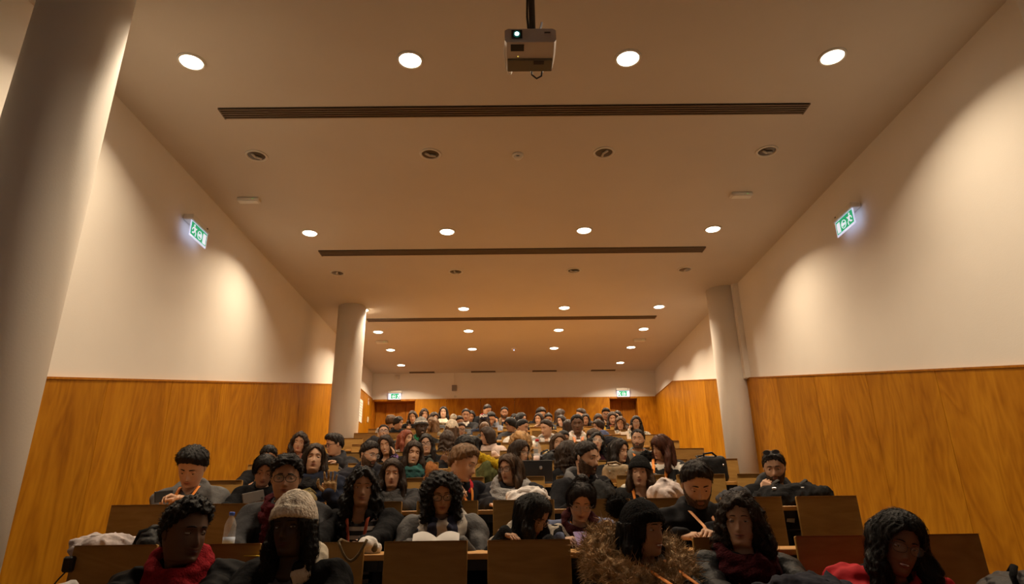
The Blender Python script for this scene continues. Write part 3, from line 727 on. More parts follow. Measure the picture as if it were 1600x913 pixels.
def strand_mesh(fn, V, Fq, n, style, Cl, Rh, Ry, seed, row):
    "thin hair ribbons combed over the surface of a hair volume"
    g = np.random.default_rng(seed+99)
    p = V[g.integers(0, len(V), n)].astype(np.float32); e = np.float32(.004)
    def grad(q):
        d0 = fn(q); G = np.stack([fn(q+np.array(v, np.float32)*e)-d0 for v in ((1, 0, 0), (0, 1, 0), (0, 0, 1))], -1)
        return d0, G/(np.linalg.norm(G, axis=-1, keepdims=True)+1e-6)
    curly = style in ('curly', 'bigcurly', 'curlytop', 'afro'); steps = 4
    frizz = {'bigcurly': .013, 'curly': .008, 'afro': .010, 'curlytop': .008, 'wavy': .006, 'short': .006}.get(style, .003)
    L = {'short': .017, 'quiff': .02, 'fade': .008, 'curlytop': .022, 'afro': .025, 'curly': .07, 'bigcurly': .06, 'wavy': .075}.get(style, .085)
    L = L*g.uniform(.6, 1.2, (n, 1)); offs = (.0008+frizz*g.random(n)**3).astype(np.float32)
    rnd = g.normal(size=(n, 3)); ph = g.uniform(0, 6.28, (n, 1)); rot = g.choice([-1, 1], (n, 1))*g.uniform(1.0, 1.7, (n, 1))
    crown = Cl+Rh@np.array([.01, .045, .12])
    pts = []
    for k in range(steps):
        d0, N_ = grad(p); p = p-N_*(d0-offs)[:, None]
        pts.append((p.copy(), N_))
        q = (p-Cl)@Rh
        if style in ('short', 'quiff', 'fade'): d = (p-crown)+.012*rnd
        else:
            topw = np.clip((q[:, 2:3]-.02)/.07, 0, 1)
            side = np.stack([np.sign(q[:, 0])*1.0, .25+0*q[:, 0], -.25+0*q[:, 0]], 1)@Rh.T
            d = topw*side+(1-topw)*np.array([0, 0, -1.0])+.10*rnd
        d = d-N_*(d*N_).sum(1, keepdims=True); d /= np.linalg.norm(d, axis=1, keepdims=True)+1e-6
        if curly or style == 'wavy':
            b = np.cross(N_, d); w = (1.0 if curly else .55)*np.sin(ph+rot*k*1.5); d = d*np.cos(w)+b*np.sin(w)
        p = (p+d*L/(steps-1)).astype(np.float32)
    seg = np.max([np.linalg.norm(pts[k+1][0]-pts[k][0], axis=1) for k in range(steps-1)], 0); ok = seg < 1.5*L[:, 0]/(steps-1)
    pts = [(q[ok], m_[ok]) for q, m_ in pts]; n = int(ok.sum())
    wd = .0011 if row <= 1 else (.0016 if row <= 2 else .0024)
    VV = []
    for k in range(steps):
        q, N_ = pts[k]; t = (pts[min(k+1, steps-1)][0]-pts[max(k-1, 0)][0]); s_ = np.cross(N_, t); s_ /= np.linalg.norm(s_, axis=1, keepdims=True)+1e-6
        w = wd*(1.0-.8*k/(steps-1)); VV += [q-s_*w, q+s_*w]
    A = np.stack(VV, 1).reshape(-1, 3); b0 = (np.arange(n)*steps*2)[:, None]
    Fs = np.concatenate([b0+np.array([[2*k, 2*k+1, 2*k+3, 2*k+2]]) for k in range(steps-1)])
    return A, Fs
COUNT = [0]; SIT = []
def person(row, u, v, H, yaw=0, pitch=0, roll=0, skin='light', hair=('short', 'dk'), top=None, label='', male=False, ly=0.0, byaw=None, acc=(), hands=(),
           smile=.2, eyes=1, arms='desk', size=1.0, lean=0.0, hipx=0.0, trousers='black', gaze=0.0, hs=None, grp=None):
    """a seated figure: head centre at pixel (u,v) in the plane of its seat row; top = dict(kind, col, ...)"""
    COUNT[0] += 1; seed = COUNT[0]; R = random.Random(seed*31)
    lod = 0 if row <= 1 else (1 if row <= 3 else 2)
    hv = {0: .0065, 1: .0068, 2: .008, 3: .009}.get(row, .010 if row <= 5 else .0135)
    gv = {0: .0110, 1: .0125, 2: .014, 3: .016}.get(row, .019 if row <= 5 else .025)
    Yh = rowY(row)-.33-ly
    C = onY(u, v, Yh)
    if hs is None: hs = min(1.08, max(.84, H/(px_per_m(C)*.246)))
    a, b, c = [math.radians(q) for q in (yaw, pitch, roll)]
    a += math.atan2(-C[0], C[1]); b += math.atan2(C[2]-CAMZ, math.hypot(C[0], C[1]))*.8; yaw = math.degrees(a)
    Rh = rotm('z', a)@rotm('x', b)@rotm('y', c)
    bya = math.radians(byaw if byaw is not None else max(-38, min(38, yaw*.45)))
    Rn = rotm('z', bya)@rotm('x', b*.55)@rotm('y', c*.6)
    Nb = C+Rn@np.array([0, .022, -.154])*hs
    zs = floorZ(row)+.50; L = .53*size
    dz = Nb[2]-zs
    if dz >= L*.985: hip = np.array([Nb[0]+hipx, Nb[1]+.06, Nb[2]-L])
    else: hip = np.array([Nb[0]+hipx, min(Nb[1]+math.sqrt(L*L-dz*dz), max(rowY(row)-.15, Nb[1]+.05)), zs])
    tz = unit(Nb-hip); tx = rotm('z', bya)@np.array([1., 0, 0]); tx = unit(tx-tz*(tx@tz)); ty = np.cross(tz, tx)
    T = np.stack([tx, ty, tz], 1)
    base = np.array([hip[0], hip[1], floorZ(row)])
    root = thing('person', label, 'person', base, None, grp); SIT.append((row, C[0], label))
    top = dict(top or {}); kind = top.get('kind', 'coat'); puff = {'puffer': .022, 'coat': .012, 'hoodie': .010, 'leather': .008, 'knit': .008, 'shirt': 0}.get(kind, .008)
    wd = (1.06 if male else .96)*size
    toL = lambda P: (np.asarray(P)-Nb)@T               # world -> torso frame
    toW = lambda P: np.asarray(P)@T.T+Nb
    # ---------------- arms
    dz_ = deskZ(row-1)+.035
    dy_ = rowY(row-1)+.26
    tgt = {}
    for s in (-1, 1):
        if arms == 'lap': tgt[s] = (np.array([Nb[0]+s*.10, hip[1]-.32, hip[2]+.14]), None)
        elif arms == 'down': tgt[s] = (toW((s*.24, -.05, -.52)), None)
        else: tgt[s] = (np.array([Nb[0]+s*R.uniform(.07, .14)+.05*math.sin(bya), dy_+R.uniform(-.06, .04), dz_]), None)
    for hd in hands:      # (side, u, v, dy from head plane, pose, finger dir, palm normal)
        s, hu, hvv, dyy, pose, fd, pn = hd
        tgt[s] = (onY(hu, hvv, Yh-dyy), (pose, fd, pn))
    arm = {}
    for s in (-1, 1):
        Sh = toW((s*.188*wd, .014, -.070)); W = tgt[s][0]; l1, l2 = .285*size, .255*size
        if tgt[s][1] is not None: W = W-unit(tgt[s][1][1])*.085      # given point is the palm, go back to the wrist
        dv = W-Sh; d = np.linalg.norm(dv); dm = min(d, .985*(l1+l2)); dv = dv/(d+1e-9); W = Sh+dv*dm
        aa = (l1*l1-l2*l2+dm*dm)/(2*dm); hh = math.sqrt(max(l1*l1-aa*aa, 1e-6))
        hint = tx*s*.45-np.array([0, 0, 1.0])+ty*.35; pp_ = hint-dv*(hint@dv); E = Sh+dv*aa+unit(pp_)*hh
        arm[s] = (Sh, E, W)
    # ---------------- body mesh (skin): head, neck, torso, arms, hands
    HV, HF, HW, lip = head_mesh(lod, male, smile, R.uniform(.8, 1.25), R.uniform(.8, 1.2)*(1.08 if male else .95))
    hx = hs*R.uniform(1.02, 1.07)
    HL = HV*np.array([hx, hs, hs])
    Ph = HL@Rh.T+C; Pt = (HL-np.array([0, .022, -.154])*hs)@T.T+Nb
    PV = Ph*(1-HW[:, None])+Pt*HW[:, None]
    Vs = [PV]; Fs = [HF]; lips = [lip]; off = len(PV)
    na = len(np.unique(np.round(0*HV[:, 0], 1))) and {0: 80, 1: 64, 2: 44}[lod]
    def addm(V, Fq, l=None):
        nonlocal off
        Vs.append(V); Fs.append(np.asarray(Fq)+off); lips.append(np.zeros(len(V)) if l is None else l); off += len(V)
    # torso rings continue the last neck ring
    uu = np.linspace(-1, 1, na, endpoint=False); an = math.pi*(.42*uu+.58*uu**3)
    rings = [(-.05, .150, .070), (-.10, .155, .085), (-.20, .150, .10), (-.34, .135, .098), (-.46, .140, .105), (-.54, .15, .11)]
    tv = np.concatenate([np.stack([rx*wd*np.sin(an), -ry*np.cos(an)+.008, np.full(na, zz*size)], 1) for zz, rx, ry in rings])
    addm(toW(tv), np.zeros((0, 4), int))
    st = off-len(tv)-na; i = np.arange(len(rings))[:, None]*na+st; j = np.arange(na)[None]
    if True:
        base_last = len(PV)-na
        idx = np.concatenate([np.arange(base_last, len(PV)), np.arange(len(PV), len(PV)+len(tv))]).reshape(len(rings)+1, na)
        Fs.append(np.stack([idx[:-1], idx[1:], np.roll(idx[1:], -1, 1), np.roll(idx[:-1], -1, 1)], -1).reshape(-1, 4))
        cc = idx[-1]; Fs.append(np.array([[cc[q], cc[q+1], cc[na-2-q], cc[na-1-q]] for q in range(na//2-1)]))
    for s in (-1, 1):
        Sh, E, W = arm[s]; b_ = MB(); b_.tube([Sh, Sh*.5+E*.5, E, E*.5+W*.5, W], [.042, .042, .036, .033, .024], 8, cap=False)
        addm(np.array(b_.v), np.array(b_.f))
        if row <= 3 or tgt[s][1] is not None:
            if tgt[s][1]: pose, fd, pn = tgt[s][1]
            else:
                fd = unit(W-E); fd = unit(np.array([fd[0]-s*.3, fd[1], min(fd[2], 0)*.2])); pose, pn = 'relaxed', (0, 0, -1)
            hvx, hf = hand_mesh(pose, .0042 if row <= 2 and tgt[s][1] else (.006 if row <= 2 else .009))
            Fm = frame_hand(W, fd, pn, s > 0)
            sc_ = .93*hs*(1.06 if male else .95)
            addm((hvx*sc_)@Fm.T+W, hf if s < 0 else hf[:, ::-1])
    ears = MB()
    for s in (-1, 1):
        Re = rotm('z', -s*.35)@rotm('x', -.15)
        ears.sphere((s*.0745, .010, -.006), (.0065, .017, .030), 12, 8, R=Re)
        ears.sphere((s*.079, .006, -.010), (.0045, .010, .018), 10, 6, R=Re)
    addm((np.array(ears.v)*np.array([hx, hs, hs]))@Rh.T+C, np.array(ears.f))
    eo = {0: .0131, 1: .0131}.get(lod, .0135)
    if True:                                             # eyelids
        lid = MB()
        for s in (-1, 1):
            cen = np.array([s*.0315, -.0705, .002]); n_ = 14 if lod < 2 else 8; ne_ = 6 if lod < 2 else 4
            for (e0, e1) in ((5 if eyes else -20, 88), (-88, -19 if eyes else -20)):
                V = []
                for ee in np.linspace(e0, e1, ne_):
                    for w in np.linspace(-78, 78, n_):
                        e_, w_ = math.radians(ee), math.radians(w); V.append(cen+.0128*np.array([math.sin(w_)*math.cos(e_)*1.12, -math.cos(w_)*math.cos(e_), math.sin(e_)]))
                lid.add(V, [[i_*n_+j_, i_*n_+j_+1, (i_+1)*n_+j_+1, (i_+1)*n_+j_] for i_ in range(ne_-1) for j_ in range(n_-1)])
        addm((np.array(lid.v)*np.array([hx, hs, hs]))@Rh.T+C, np.array(lid.f))
    allV = np.concatenate(Vs)-base; allF = np.concatenate([np.asarray(f).reshape(-1, 4) for f in Fs])
    me = to_mesh('body', allV, allF, skinmat(SKIN[skin] if isinstance(skin, str) else skin), True, None, np.concatenate(lips))
    link('body', me, root)
    hm = lambda V: (np.asarray(V)*np.array([hx, hs, hs]))@Rh.T+C-base     # head-local -> root-local
    # ---------------- eyes
    for s in (-1, 1):
        eb = MB(); cen = np.array([s*.0315, -.0705, .002]); eb.sphere(cen, .0120, 12 if lod < 2 else 8, 8 if lod < 2 else 5, 0)
        eb.sphere(cen+np.array([gaze*.0045, -.0091+abs(gaze)*.001, -.0004 if eyes else -.006]), (.0060, .0036, .0060), 10 if lod < 2 else 6, 6 if lod < 2 else 4, 1)
        eb.v = [tuple(p) for p in hm(eb.v)]; eb.build('eye', [M_EYEW, M_IRIS], root, smooth=True)
    if row <= 6:
        eb = MB(); wl_ = .022+.005*max(0, smile)
        eb.tube([(q*wl_, -.0965+.012*abs(q)**1.6, -.0683+smile*.008*q*q) for q in np.linspace(-1, 1, 9)], [.0004, .0010, .0014, .0016, .0017, .0016, .0014, .0010, .0004], 6); eb.v = [tuple(p) for p in hm(eb.v)]
        eb.build('mouth', plain('mouth_line', (.05, .012, .010), .6), root, smooth=True)
    if smile > .6:
        eb = MB(); eb.sphere((0, -.0905, -.0668), (.019, .0060, .0048), 12, 6, 0); eb.v = [tuple(p) for p in hm(eb.v)]; eb.build('teeth', [M_TEETH], root, smooth=True)
    # ---------------- hair
    hst, hc = hair[0], HAIR[hair[1]]; hp = hair[2] if len(hair) > 2 else {}
    Cl = C-base
    def headP(P): return ((P-Cl.astype(np.float32))@Rh.astype(np.float32))/np.array([hx, hs, hs], np.float32)
    Ry = rotm('z', a)
    def facecut(P, zoff=0.0, wide=1.0):
        return sd_ell(P, (0, -.118, -.028+zoff), (.079*wide, .089, .112))
    Lh = hp.get('L', .26); th = hp.get('t', .012); vol = hp.get('vol', 1.0)
    strands = []
    hat = hp.get('hat')
    curtains = []
    if hst in ('long', 'wavy', 'curly', 'braids', 'bigcurly'):
        for s in (-1, 1):
            s0 = Rh@(np.array([s*.082, .016, .02])*hs); drop = Ry@np.array([s*.020*vol, -.040*hp.get('fwd', 1.0), 0])
            k1 = s0+drop*.45+np.array([0, 0, -.12*hs]); k2 = s0+drop+np.array([0, 0, -Lh])
            curtains += [(s0, k1, .022*vol, .030*vol), (k1, k2, .030*vol, .022*vol)]
        for bx in (-.045, 0, .045):
            s0 = Rh@(np.array([bx, .075, .02])*hs); k2 = s0+Ry@np.array([bx*.3, .025, 0])+np.array([0, 0, -Lh*.95])
            curtains.append((s0, k2, .038*vol, .034*vol))
    def hairfn(P):
        Q = headP(P); x, y, z = Q[..., 0], Q[..., 1], Q[..., 2]
        ang = np.arctan2(x, -y)
        th_ = th*.72 if hst in ('short', 'quiff', 'curlytop') else th
        cap = smin(sd_ell(Q, (0, .010, .016), (.0800+th_, .100+th_, .104+th_*1.2)), sd_ell(Q, (0, -.016, .048), (.0690+th_, .074+th_, .0735+th_)), .02)
        if hst in ('short', 'fade', 'curlytop', 'quiff'):
            base_ = smin(sd_ell(Q, (0, .010, .016), (.0795, .100, .104)), sd_ell(Q, (0, -.016, .048), (.069, .074, .0735)), .02)
            t2 = min(th_, hp.get('side', .003)); lo_ = .015 if hst == 'fade' else .030
            fcv = sd_box(Q, (0, -.135, -.028+hp.get('hl', 0)), (.078, .078, .112), .05)+.003*snoise(P, .03, seed+6); ctv = z-(.004-.80*y)
            tp = np.clip(np.minimum(fcv, ctv)/.035, .5 if hst == 'curlytop' else .08, 1)
            cap = base_-.002-(t2+(th_-t2)*np.clip((z-lo_)/.05, 0, 1))*tp
            if hst == 'curlytop': cap = smin(cap, sd_ell(Q, (0, -.035, .085), (.072, .062, .045+th)), .03)
            if hst == 'quiff': cap = smin(cap, sd_ell(Q, (0, -.055, .092), (.060, .045, .032+th)), .03)
            cut = (.004-.80*y)-z
            cap = np.maximum(cap, cut)
            cap = np.maximum(cap, -sd_box(Q, (0, -.135, -.028+hp.get('hl', 0)), (.078, .078, .112), .05)+.003*snoise(P, .03, seed+6))
        elif hst == 'afro':
            cap = sd_ell(Q, (0, .012, .04), (.088+th, .108+th, .094+th)); cap = np.maximum(cap, (-.03-.5*y)-z); cap = np.maximum(cap, -facecut(Q, hp.get('hl', 0)))
        else:
            lowcut = -.085-z
            cap = np.maximum(cap, lowcut)
            if hst == 'bob':
                for s in (-1, 1): cap = smin(cap, sd_cap(Q, (s*.072, .0, .02), (s*.076, -.012, -Lh), .030*vol, .028*vol, (1, .6, 1)), .03)
                cap = smin(cap, sd_cap(Q, (0, .055, 0), (0, .06, -Lh), .07, .065, (.8, 1, 1)), .03)
            if hst in ('pony', 'bun', 'tied'):
                cap = np.maximum(cap, (-.04-.5*y)-z)
                if hst == 'bun': cap = smin(cap, sd_ell(Q, hp.get('at', (0, .075, .105)), (.042, .04, .038)), .015)
            if hst == 'bigcurly':
                cap = smin(cap, sd_ell(Q, (0, .02, .0), (.135*vol, .135*vol, .13*vol)), .03)
            for (p, q, r1, r2) in curtains:
                cap = smin(cap, sd_cap(P, p+Cl, q+Cl, r1, r2), .022)
            if hst == 'pony':
                s0 = Rh@(np.array([0, .10, .04])*hs); cap = smin(cap, sd_cap(P, s0+Cl, s0+Cl+Ry@np.array([hp.get('px', .03), .03, 0])+np.array([0, 0, -Lh]), .03, .02), .02)
            cap = np.maximum(cap, -facecut(Q, hp.get('hl', 0), hp.get('fw', 1.0)))
        if hst in ('curlytop', 'afro', 'bigcurly', 'curly'):
            amp = {'curlytop': .010, 'afro': .008, 'bigcurly': .012, 'curly': .010}[hst]
            w = max(.024, hv*3.2)
            cap = cap+amp*snoise(P, w, seed, 6)+amp*.6*snoise(P, w*2.2, seed+5, 4)
        elif hst == 'wavy':
            cap = cap+.006*np.sin(z*95+4*snoise(P, .11, seed))*np.clip((.03-z)/.1, 0, 1)+.004*np.sin(ang*22+3*snoise(P, .08, seed+3))
        elif hst in ('short', 'quiff'):
            cap = cap+.0035*np.sin(ang*16+60*z+3*snoise(P, .07, seed))+.003*snoise(P, .03, seed+2)
        elif hst == 'braids':
            cap = cap+.005*np.sin(ang*26)*np.clip((.05-z)/.1, 0, 1)+.003*np.sin(z*220)
        elif hst != 'fade':
            cap = cap+.0035*np.sin(ang*24+3*snoise(P, .10, seed))+.003*snoise(P, .06, seed+1)
        if hat: cap = np.maximum(cap, sd_ell(Q, (0, .008, .016), (.084, .106, .112))-(0 if True else 0)+np.where(z < .025, -1, 0)) if hst in ('short',) else np.where(z > .03, np.maximum(cap, sd_ell(Q, (0, .008, .016), (.082, .104, .108))), cap)
        return cap
    if hst != 'bald':
        ext = .15+th+(.06 if hst in ('bigcurly', 'afro') else 0); dn = max(.14, Lh+.06 if hst in ('long', 'wavy', 'curly', 'braids', 'bigcurly', 'bob', 'pony') else .14)
        V, Fq = sd_mesh(hairfn, Cl-np.array([ext, ext+.02, dn]), Cl+np.array([ext, ext+.02, .17+th]), hv)
        brow = MB()
        bt = .0036 if male else .0026
        for s in (-1, 1):
            pts = [(s*(.013+.032*q), -.0925+.018*q*q-(.002 if male else 0), .0215+.0065*math.sin(math.pi*(.15+.7*q))-.002*q) for q in (0, .2, .4, .6, .8, 1)]
            brow.tube(pts, [bt*.8, bt, bt, bt*.9, bt*.7, bt*.3], 6)
        ns = {0: 3600, 1: 2600, 2: 1500, 3: 900, 4: 600}.get(row, 0)
        if ns: 
            if hst in ('long', 'wavy', 'curly', 'bigcurly', 'braids'): ns = int(ns*1.35)
            SV, SF = strand_mesh(hairfn, V, Fq, ns, hst, Cl, Rh, Ry, seed, row)
            V, Fq = np.concatenate([V, SV]), np.concatenate([Fq, SF+len(V)])
        bv = hm(brow.v); nF = [list(f) for f in Fq.tolist()]+[[q+len(V) for q in f] for f in brow.f]
        link('hair', to_mesh('hair', np.concatenate([V, bv]), nF, hairmat(hc), True), root)
    # ---------------- beard
    bd = hp.get('beard', 0)
    if bd:
        HV0, HF0, HW0, _ = head_mesh(lod, male, smile); x, y, z = HV0.T; ax = np.abs(x)
        jawl = (y < .014) & (z < -.054+(y+.082)*.62+.003*np.sin(x*900)) & (z > -.119) & (HW0 < .06)
        mouth = (np.exp(-(x/.02)**2-((z+.0685)/.010)**2) > .45)
        must = (ax < .028) & (z < -.049) & (z > -.062)
        m = (jawl & ~mouth) | must
        keep = m[HF0].all(1); fi = HF0[keep]; un = np.unique(fi); re = -np.ones(len(HV0), int); re[un] = np.arange(len(un))
        B = HV0[un]; cen = np.array([0, 0, -.03]); nrm = (B-cen); nrm = nrm/np.linalg.norm(nrm, axis=1)[:, None]
        B = B+nrm*(bd+.25*bd*nrg.normal(size=(len(B), 1)))
        link('beard', to_mesh('beard', hm(B), re[fi], hairmat(tuple(q*.7+z_*.13 for q, z_ in zip(hc, SKIN[skin]))), True), root)
    # ---------------- garment
    gcol = top.get('col', (.02, .02, .022)); gk = {'puffer': 'shiny', 'leather': 'leather', 'knit': 'knit'}.get(kind, 'cotton')
    gmat = top.get('mat') or fabric(gcol, gk)
    armL = {s: [toL(p) for p in arm[s]] for s in (-1, 1)}
    opn = top.get('open', 0); longt = -.56*size
    def torso(P, pf):
        d = sd_cap(P, (-.148*wd, .014, -.056), (.148*wd, .014, -.056), .060+pf)
        d = smin(d, sd_cap(P, (0, .012, -.01), (0, .012, -.10), .050+pf, .09+pf), .05)
        d = smin(d, sd_ell(P, (0, .004, -.20), (.172*wd+pf, .114+pf, .20)), .06)
        d = smin(d, sd_ell(P, (0, -.002, -.43), (.160*wd+pf, .122+pf, .20)), .06)
        if not male: d = smin(d, sd_ell(P, (0, -.075, -.23), (.115, .055+pf, .075)), .05)
        return d
    def sleeves(P, pf, d):
        for s in (-1, 1):
            S_, E_, W_ = armL[s]
            q = sd_cap(P, S_, E_, .059+pf, .049+pf); q = smin(q, sd_cap(P, E_, W_, .046+pf, .034+pf*.8), .025)
            if kind == 'puffer':
                ax_ = unit(E_-S_); q = q+.006*np.cos(((P-S_.astype(np.float32))@ax_.astype(np.float32))*2*math.pi/.075)
            d = smin(d, q, .035)
        return d
    def gfn(P):
        d = torso(P, puff)
        if kind == 'puffer': d = d+.007*np.cos(P[..., 2]*2*math.pi/.085)
        d = sleeves(P, puff, d)
        d = d+(.007 if kind in ('coat', 'hoodie', 'leather') else .004)*snoise(P, .13, seed, 4)+(.004 if row <= 3 else 0)*snoise(P*np.array([1, 1, .5], np.float32), .06, seed+9, 4)
        if opn: d = np.maximum(d, -np.maximum(np.abs(P[..., 0])-(opn+.10*np.clip(P[..., 2]+.12, -.4, .2)), P[..., 1]+.0))
        nk = sd_cap(P, (0, -.016, top.get('neck', -.018)), (0, -.03, .25), .054, .085)
        d = np.maximum(d, -nk)
        cl = top.get('collar', .03 if kind in ('coat', 'puffer', 'leather') else 0)
        if cl:
            q = sd_ring(P, (0, .0, -.002), .078, .074, .016+puff*.6, -.35, 1.0+cl*25); 
            if opn: q = np.maximum(q, -(np.maximum(np.abs(P[..., 0])-.035, P[..., 1]+.02)))
            d = smin(d, q, .012)
        if top.get('hood'):
            q = sd_ring(P, (0, .018, -.010), .098, .088, .026, -.45, 1.5); q = smin(q, sd_ell(P, (0, .105, -.05), (.115, .055, .085)), .04)
            q = np.maximum(q, -np.maximum(np.abs(P[..., 0])-.03, P[..., 1]+.05)) if not top.get('hoodcol') else q+1
            d = smin(d, q, .02)
        return d
    pts = np.concatenate([np.stack(armL[s]) for s in (-1, 1)])
    lo = np.minimum(pts.min(0)-.1, (-.29*wd, -.21, longt)); hi = np.maximum(pts.max(0)+.1, (.29*wd, .24, .13))
    V, Fq = sd_mesh(gfn, lo, hi, gv)
    RT_ = T.T
    nmap = {'puffer': 'padded_jacket', 'coat': 'coat', 'hoodie': 'hoodie', 'leather': 'leather_jacket', 'knit': 'jumper', 'shirt': 'shirt'}
    def torso_obj(name, V, Fq, mats, mi=None):
        "mesh kept in the torso frame so stripes and weave follow the body"
        o = link(name, to_mesh(name, V, Fq, mats, True, mi), root)
        M4 = Matrix([[*T[r_], float((Nb-base)[r_])] for r_ in range(3)]+[[0, 0, 0, 1]]); o.matrix_basis = M4; return o
    torso_obj(nmap.get(kind, 'coat'), V, Fq, gmat)
    if opn or top.get('shirt'):
        smat = top.get('shirtmat') or fabric(top.get('shirt', (.03, .03, .03)), 'cotton')
        def sfn(P):
            d = torso(P, -.004); d = np.maximum(d, -sd_cap(P, (0, -.024, -.03), (0, -.04, .2), .056, .08)); return np.maximum(d, P[..., 2]-.005)
        V, Fq = sd_mesh(sfn, (-.26*wd, -.2, longt), (.26*wd, .2, .03), max(gv, .013)); torso_obj('shirt', V, Fq, smat)
    if top.get('hoodcol'):
        def hfn(P):
            q = sd_ring(P, (0, .018, -.006), .100, .090, .030, -.45, 1.5); q = smin(q, sd_ell(P, (0, .105, -.05), (.125, .062, .09)), .04)
            gp = top.get('hoodgap', .022); q = np.maximum(q, -np.maximum(np.abs(P[..., 0]-top.get('hoodx', 0))-gp, P[..., 1]+(.05 if gp < .05 else .0)))
            return q+.004*snoise(P, .06, seed+4)
        V, Fq = sd_mesh(hfn, (-.19, -.17, -.2), (.19, .21, .12), gv*.9); torso_obj('hood', V, Fq, fabric(top['hoodcol'], 'cotton'))
    link('trousers', TROU[trousers], root, hip-base+np.array([0, -.02, -.02]), (0, 0, bya)); link('shoes', SHOES, root, hip-base+np.array([0, -.02, -.02]), (0, 0, bya))
    # surface point of the garment front, torso frame
    def frontpt(x, z, off=.006):
        ys = np.linspace(-.34, .05, 90); P = np.stack([np.full(90, x), ys, np.full(90, z)], -1).astype(np.float32)
        d = gfn(P) if not opn else np.minimum(gfn(P), torso(P, -.004)); i_ = np.argmax(d < off); return np.array([x, ys[i_] if d[i_] < off else -.12, z])
    for A in acc:
        nm = A[0]
        if nm == 'scarf':
            col = A[1]; kw = A[2] if len(A) > 2 else {}; kd = kw.get('kind', 'knit'); big = kw.get('big', 1.0)
            def scf(P):
                zq = kw.get('dz', 0)
                d = sd_ring(P, (0, .0, -.004+zq), .080*big, .078*big, .026*big, -.30, 1.15)
                d = smin(d, sd_ring(P, (.006, -.008, -.040), .096*big, .094*big, .031*big, -.22, 1.1), .012)
                d = smin(d, sd_ring(P, (-.008, -.010, .022+zq), .074*big, .070*big, .020*big, -.42, 1.1), .010)
                for q in kw.get('tails', ()): d = smin(d, sd_cap(P, (q*.6, -.105*big, -.02), (q, -.150-puff*.6, -.34), .036, .046, (1, 1.5, 1)), .02)
                return d+.006*snoise(P*np.array([1, 1, 2], np.float32), .06, seed+3, 5)+.003*np.sin(P[..., 2]*130+8*P[..., 0])
            V, Fq = sd_mesh(scf, (-.2*big, -.24, -.42), (.2*big, .2*big, .14), max(.007, gv*.75)); torso_obj('scarf', V, Fq, kw.get('mat') or fabric(col, kd))
        elif nm == 'shawl':
            col = A[1]
            def shf(P):
                d = sd_cap(P, (-.15, .02, -.10), (.15, .02, -.10), .10); d = smin(d, sd_ring(P, (0, .01, -.01), .10, .09, .035, -.3, 1.2), .03)
                for s in (-1, 1): d = smin(d, sd_cap(P, (s*.17, .0, -.10), (s*.20, -.05, -.34), .10, .085), .05)
                d = np.maximum(d, -sd_cap(P, (0, -.03, -.02), (0, -.04, .3), .065, .09))
                return d+.006*snoise(P*np.array([1, 1, .5], np.float32), .07, seed+8, 5)
            V, Fq = sd_mesh(shf, (-.33, -.22, -.46), (.33, .18, .1), gv); torso_obj('shawl', V, Fq, fabric(col, 'knit'))
        elif nm == 'fur':
            col = A[1]; kw = A[2] if len(A) > 2 else {}; rr = kw.get('r', .052); ra = kw.get('ra', .135)
            def fur(P):
                d = sd_ring(P, (0, kw.get('y', .02), kw.get('z', -.04)), ra, ra*.92, rr, kw.get('tilt', -.35), 1.1)
                return d+.010*snoise(P, .05, seed+2, 5)+.006*snoise(P, .025, seed+7, 5)
            V, Fq = sd_mesh(fur, (-ra-.1, -ra-.12, -.22), (ra+.1, ra+.14, .16), max(.007, gv*.7)); 
            ns = kw.get('strands', 0); Fq2 = Fq.tolist(); VV = [V]
            if ns:
                g = np.random.default_rng(seed); ii = g.integers(0, len(V), ns); cen = np.array([0, kw.get('y', .02), kw.get('z', -.04)])
                p = V[ii]; rad = p-cen; an_ = np.arctan2(rad[:, 1], rad[:, 0]); core = cen+np.stack([ra*np.cos(an_), ra*.92*np.sin(an_), .35*ra*.92*np.sin(an_)], 1)
                nn = p-core; nn /= np.linalg.norm(nn, axis=1)[:, None]+1e-9; nn += g.normal(size=nn.shape)*.38+np.array([0, 0, -.15]); tt = g.normal(size=nn.shape); tt -= nn*(tt*nn).sum(1)[:, None]; tt /= np.linalg.norm(tt, axis=1)[:, None]
                ln = g.uniform(.012, .034, (ns, 1)); w_ = .0011
                bend = g.normal(size=nn.shape)*.006
                tri = np.stack([p-tt*w_, p+tt*w_, p+nn*ln*.6+tt*w_*.7+bend, p+nn*ln+bend*2.2], 1).reshape(-1, 3); o_ = len(V); VV.append(tri); Fq2 += [[o_+4*q, o_+4*q+1, o_+4*q+2, o_+4*q+3] for q in range(ns)]
            torso_obj('fur_collar', np.concatenate(VV), Fq2, fabric(col, 'fur'))
        elif nm == 'lanyard':
            z1 = A[1] if len(A) > 1 else -.34; ml = A[2] if len(A) > 2 else M_ORANGE; wdt = A[3] if len(A) > 3 else .011
            bl = MB()
            for s in (-1, 1):
                path = [np.array([s*.062, -.02, .022])]+[frontpt(s*(.060*(1-q)+.010*q), -.02+(z1+.02)*q, .010) for q in np.linspace(.05, 1, 9)]
                bl.tube(path, wdt, 6, flat=.22, side=(1, 0, 0))
            o_ = torso_obj('lanyard', np.array(bl.v), bl.f, ml)
        elif nm == 'glasses':
            col = A[1] if len(A) > 1 else (.01, .01, .012); big = A[2] if len(A) > 2 else 1.0; up_ = A[3] if len(A) > 3 else 0
            gl = MB(); r_ = .0017 if lod <= 1 else .0022
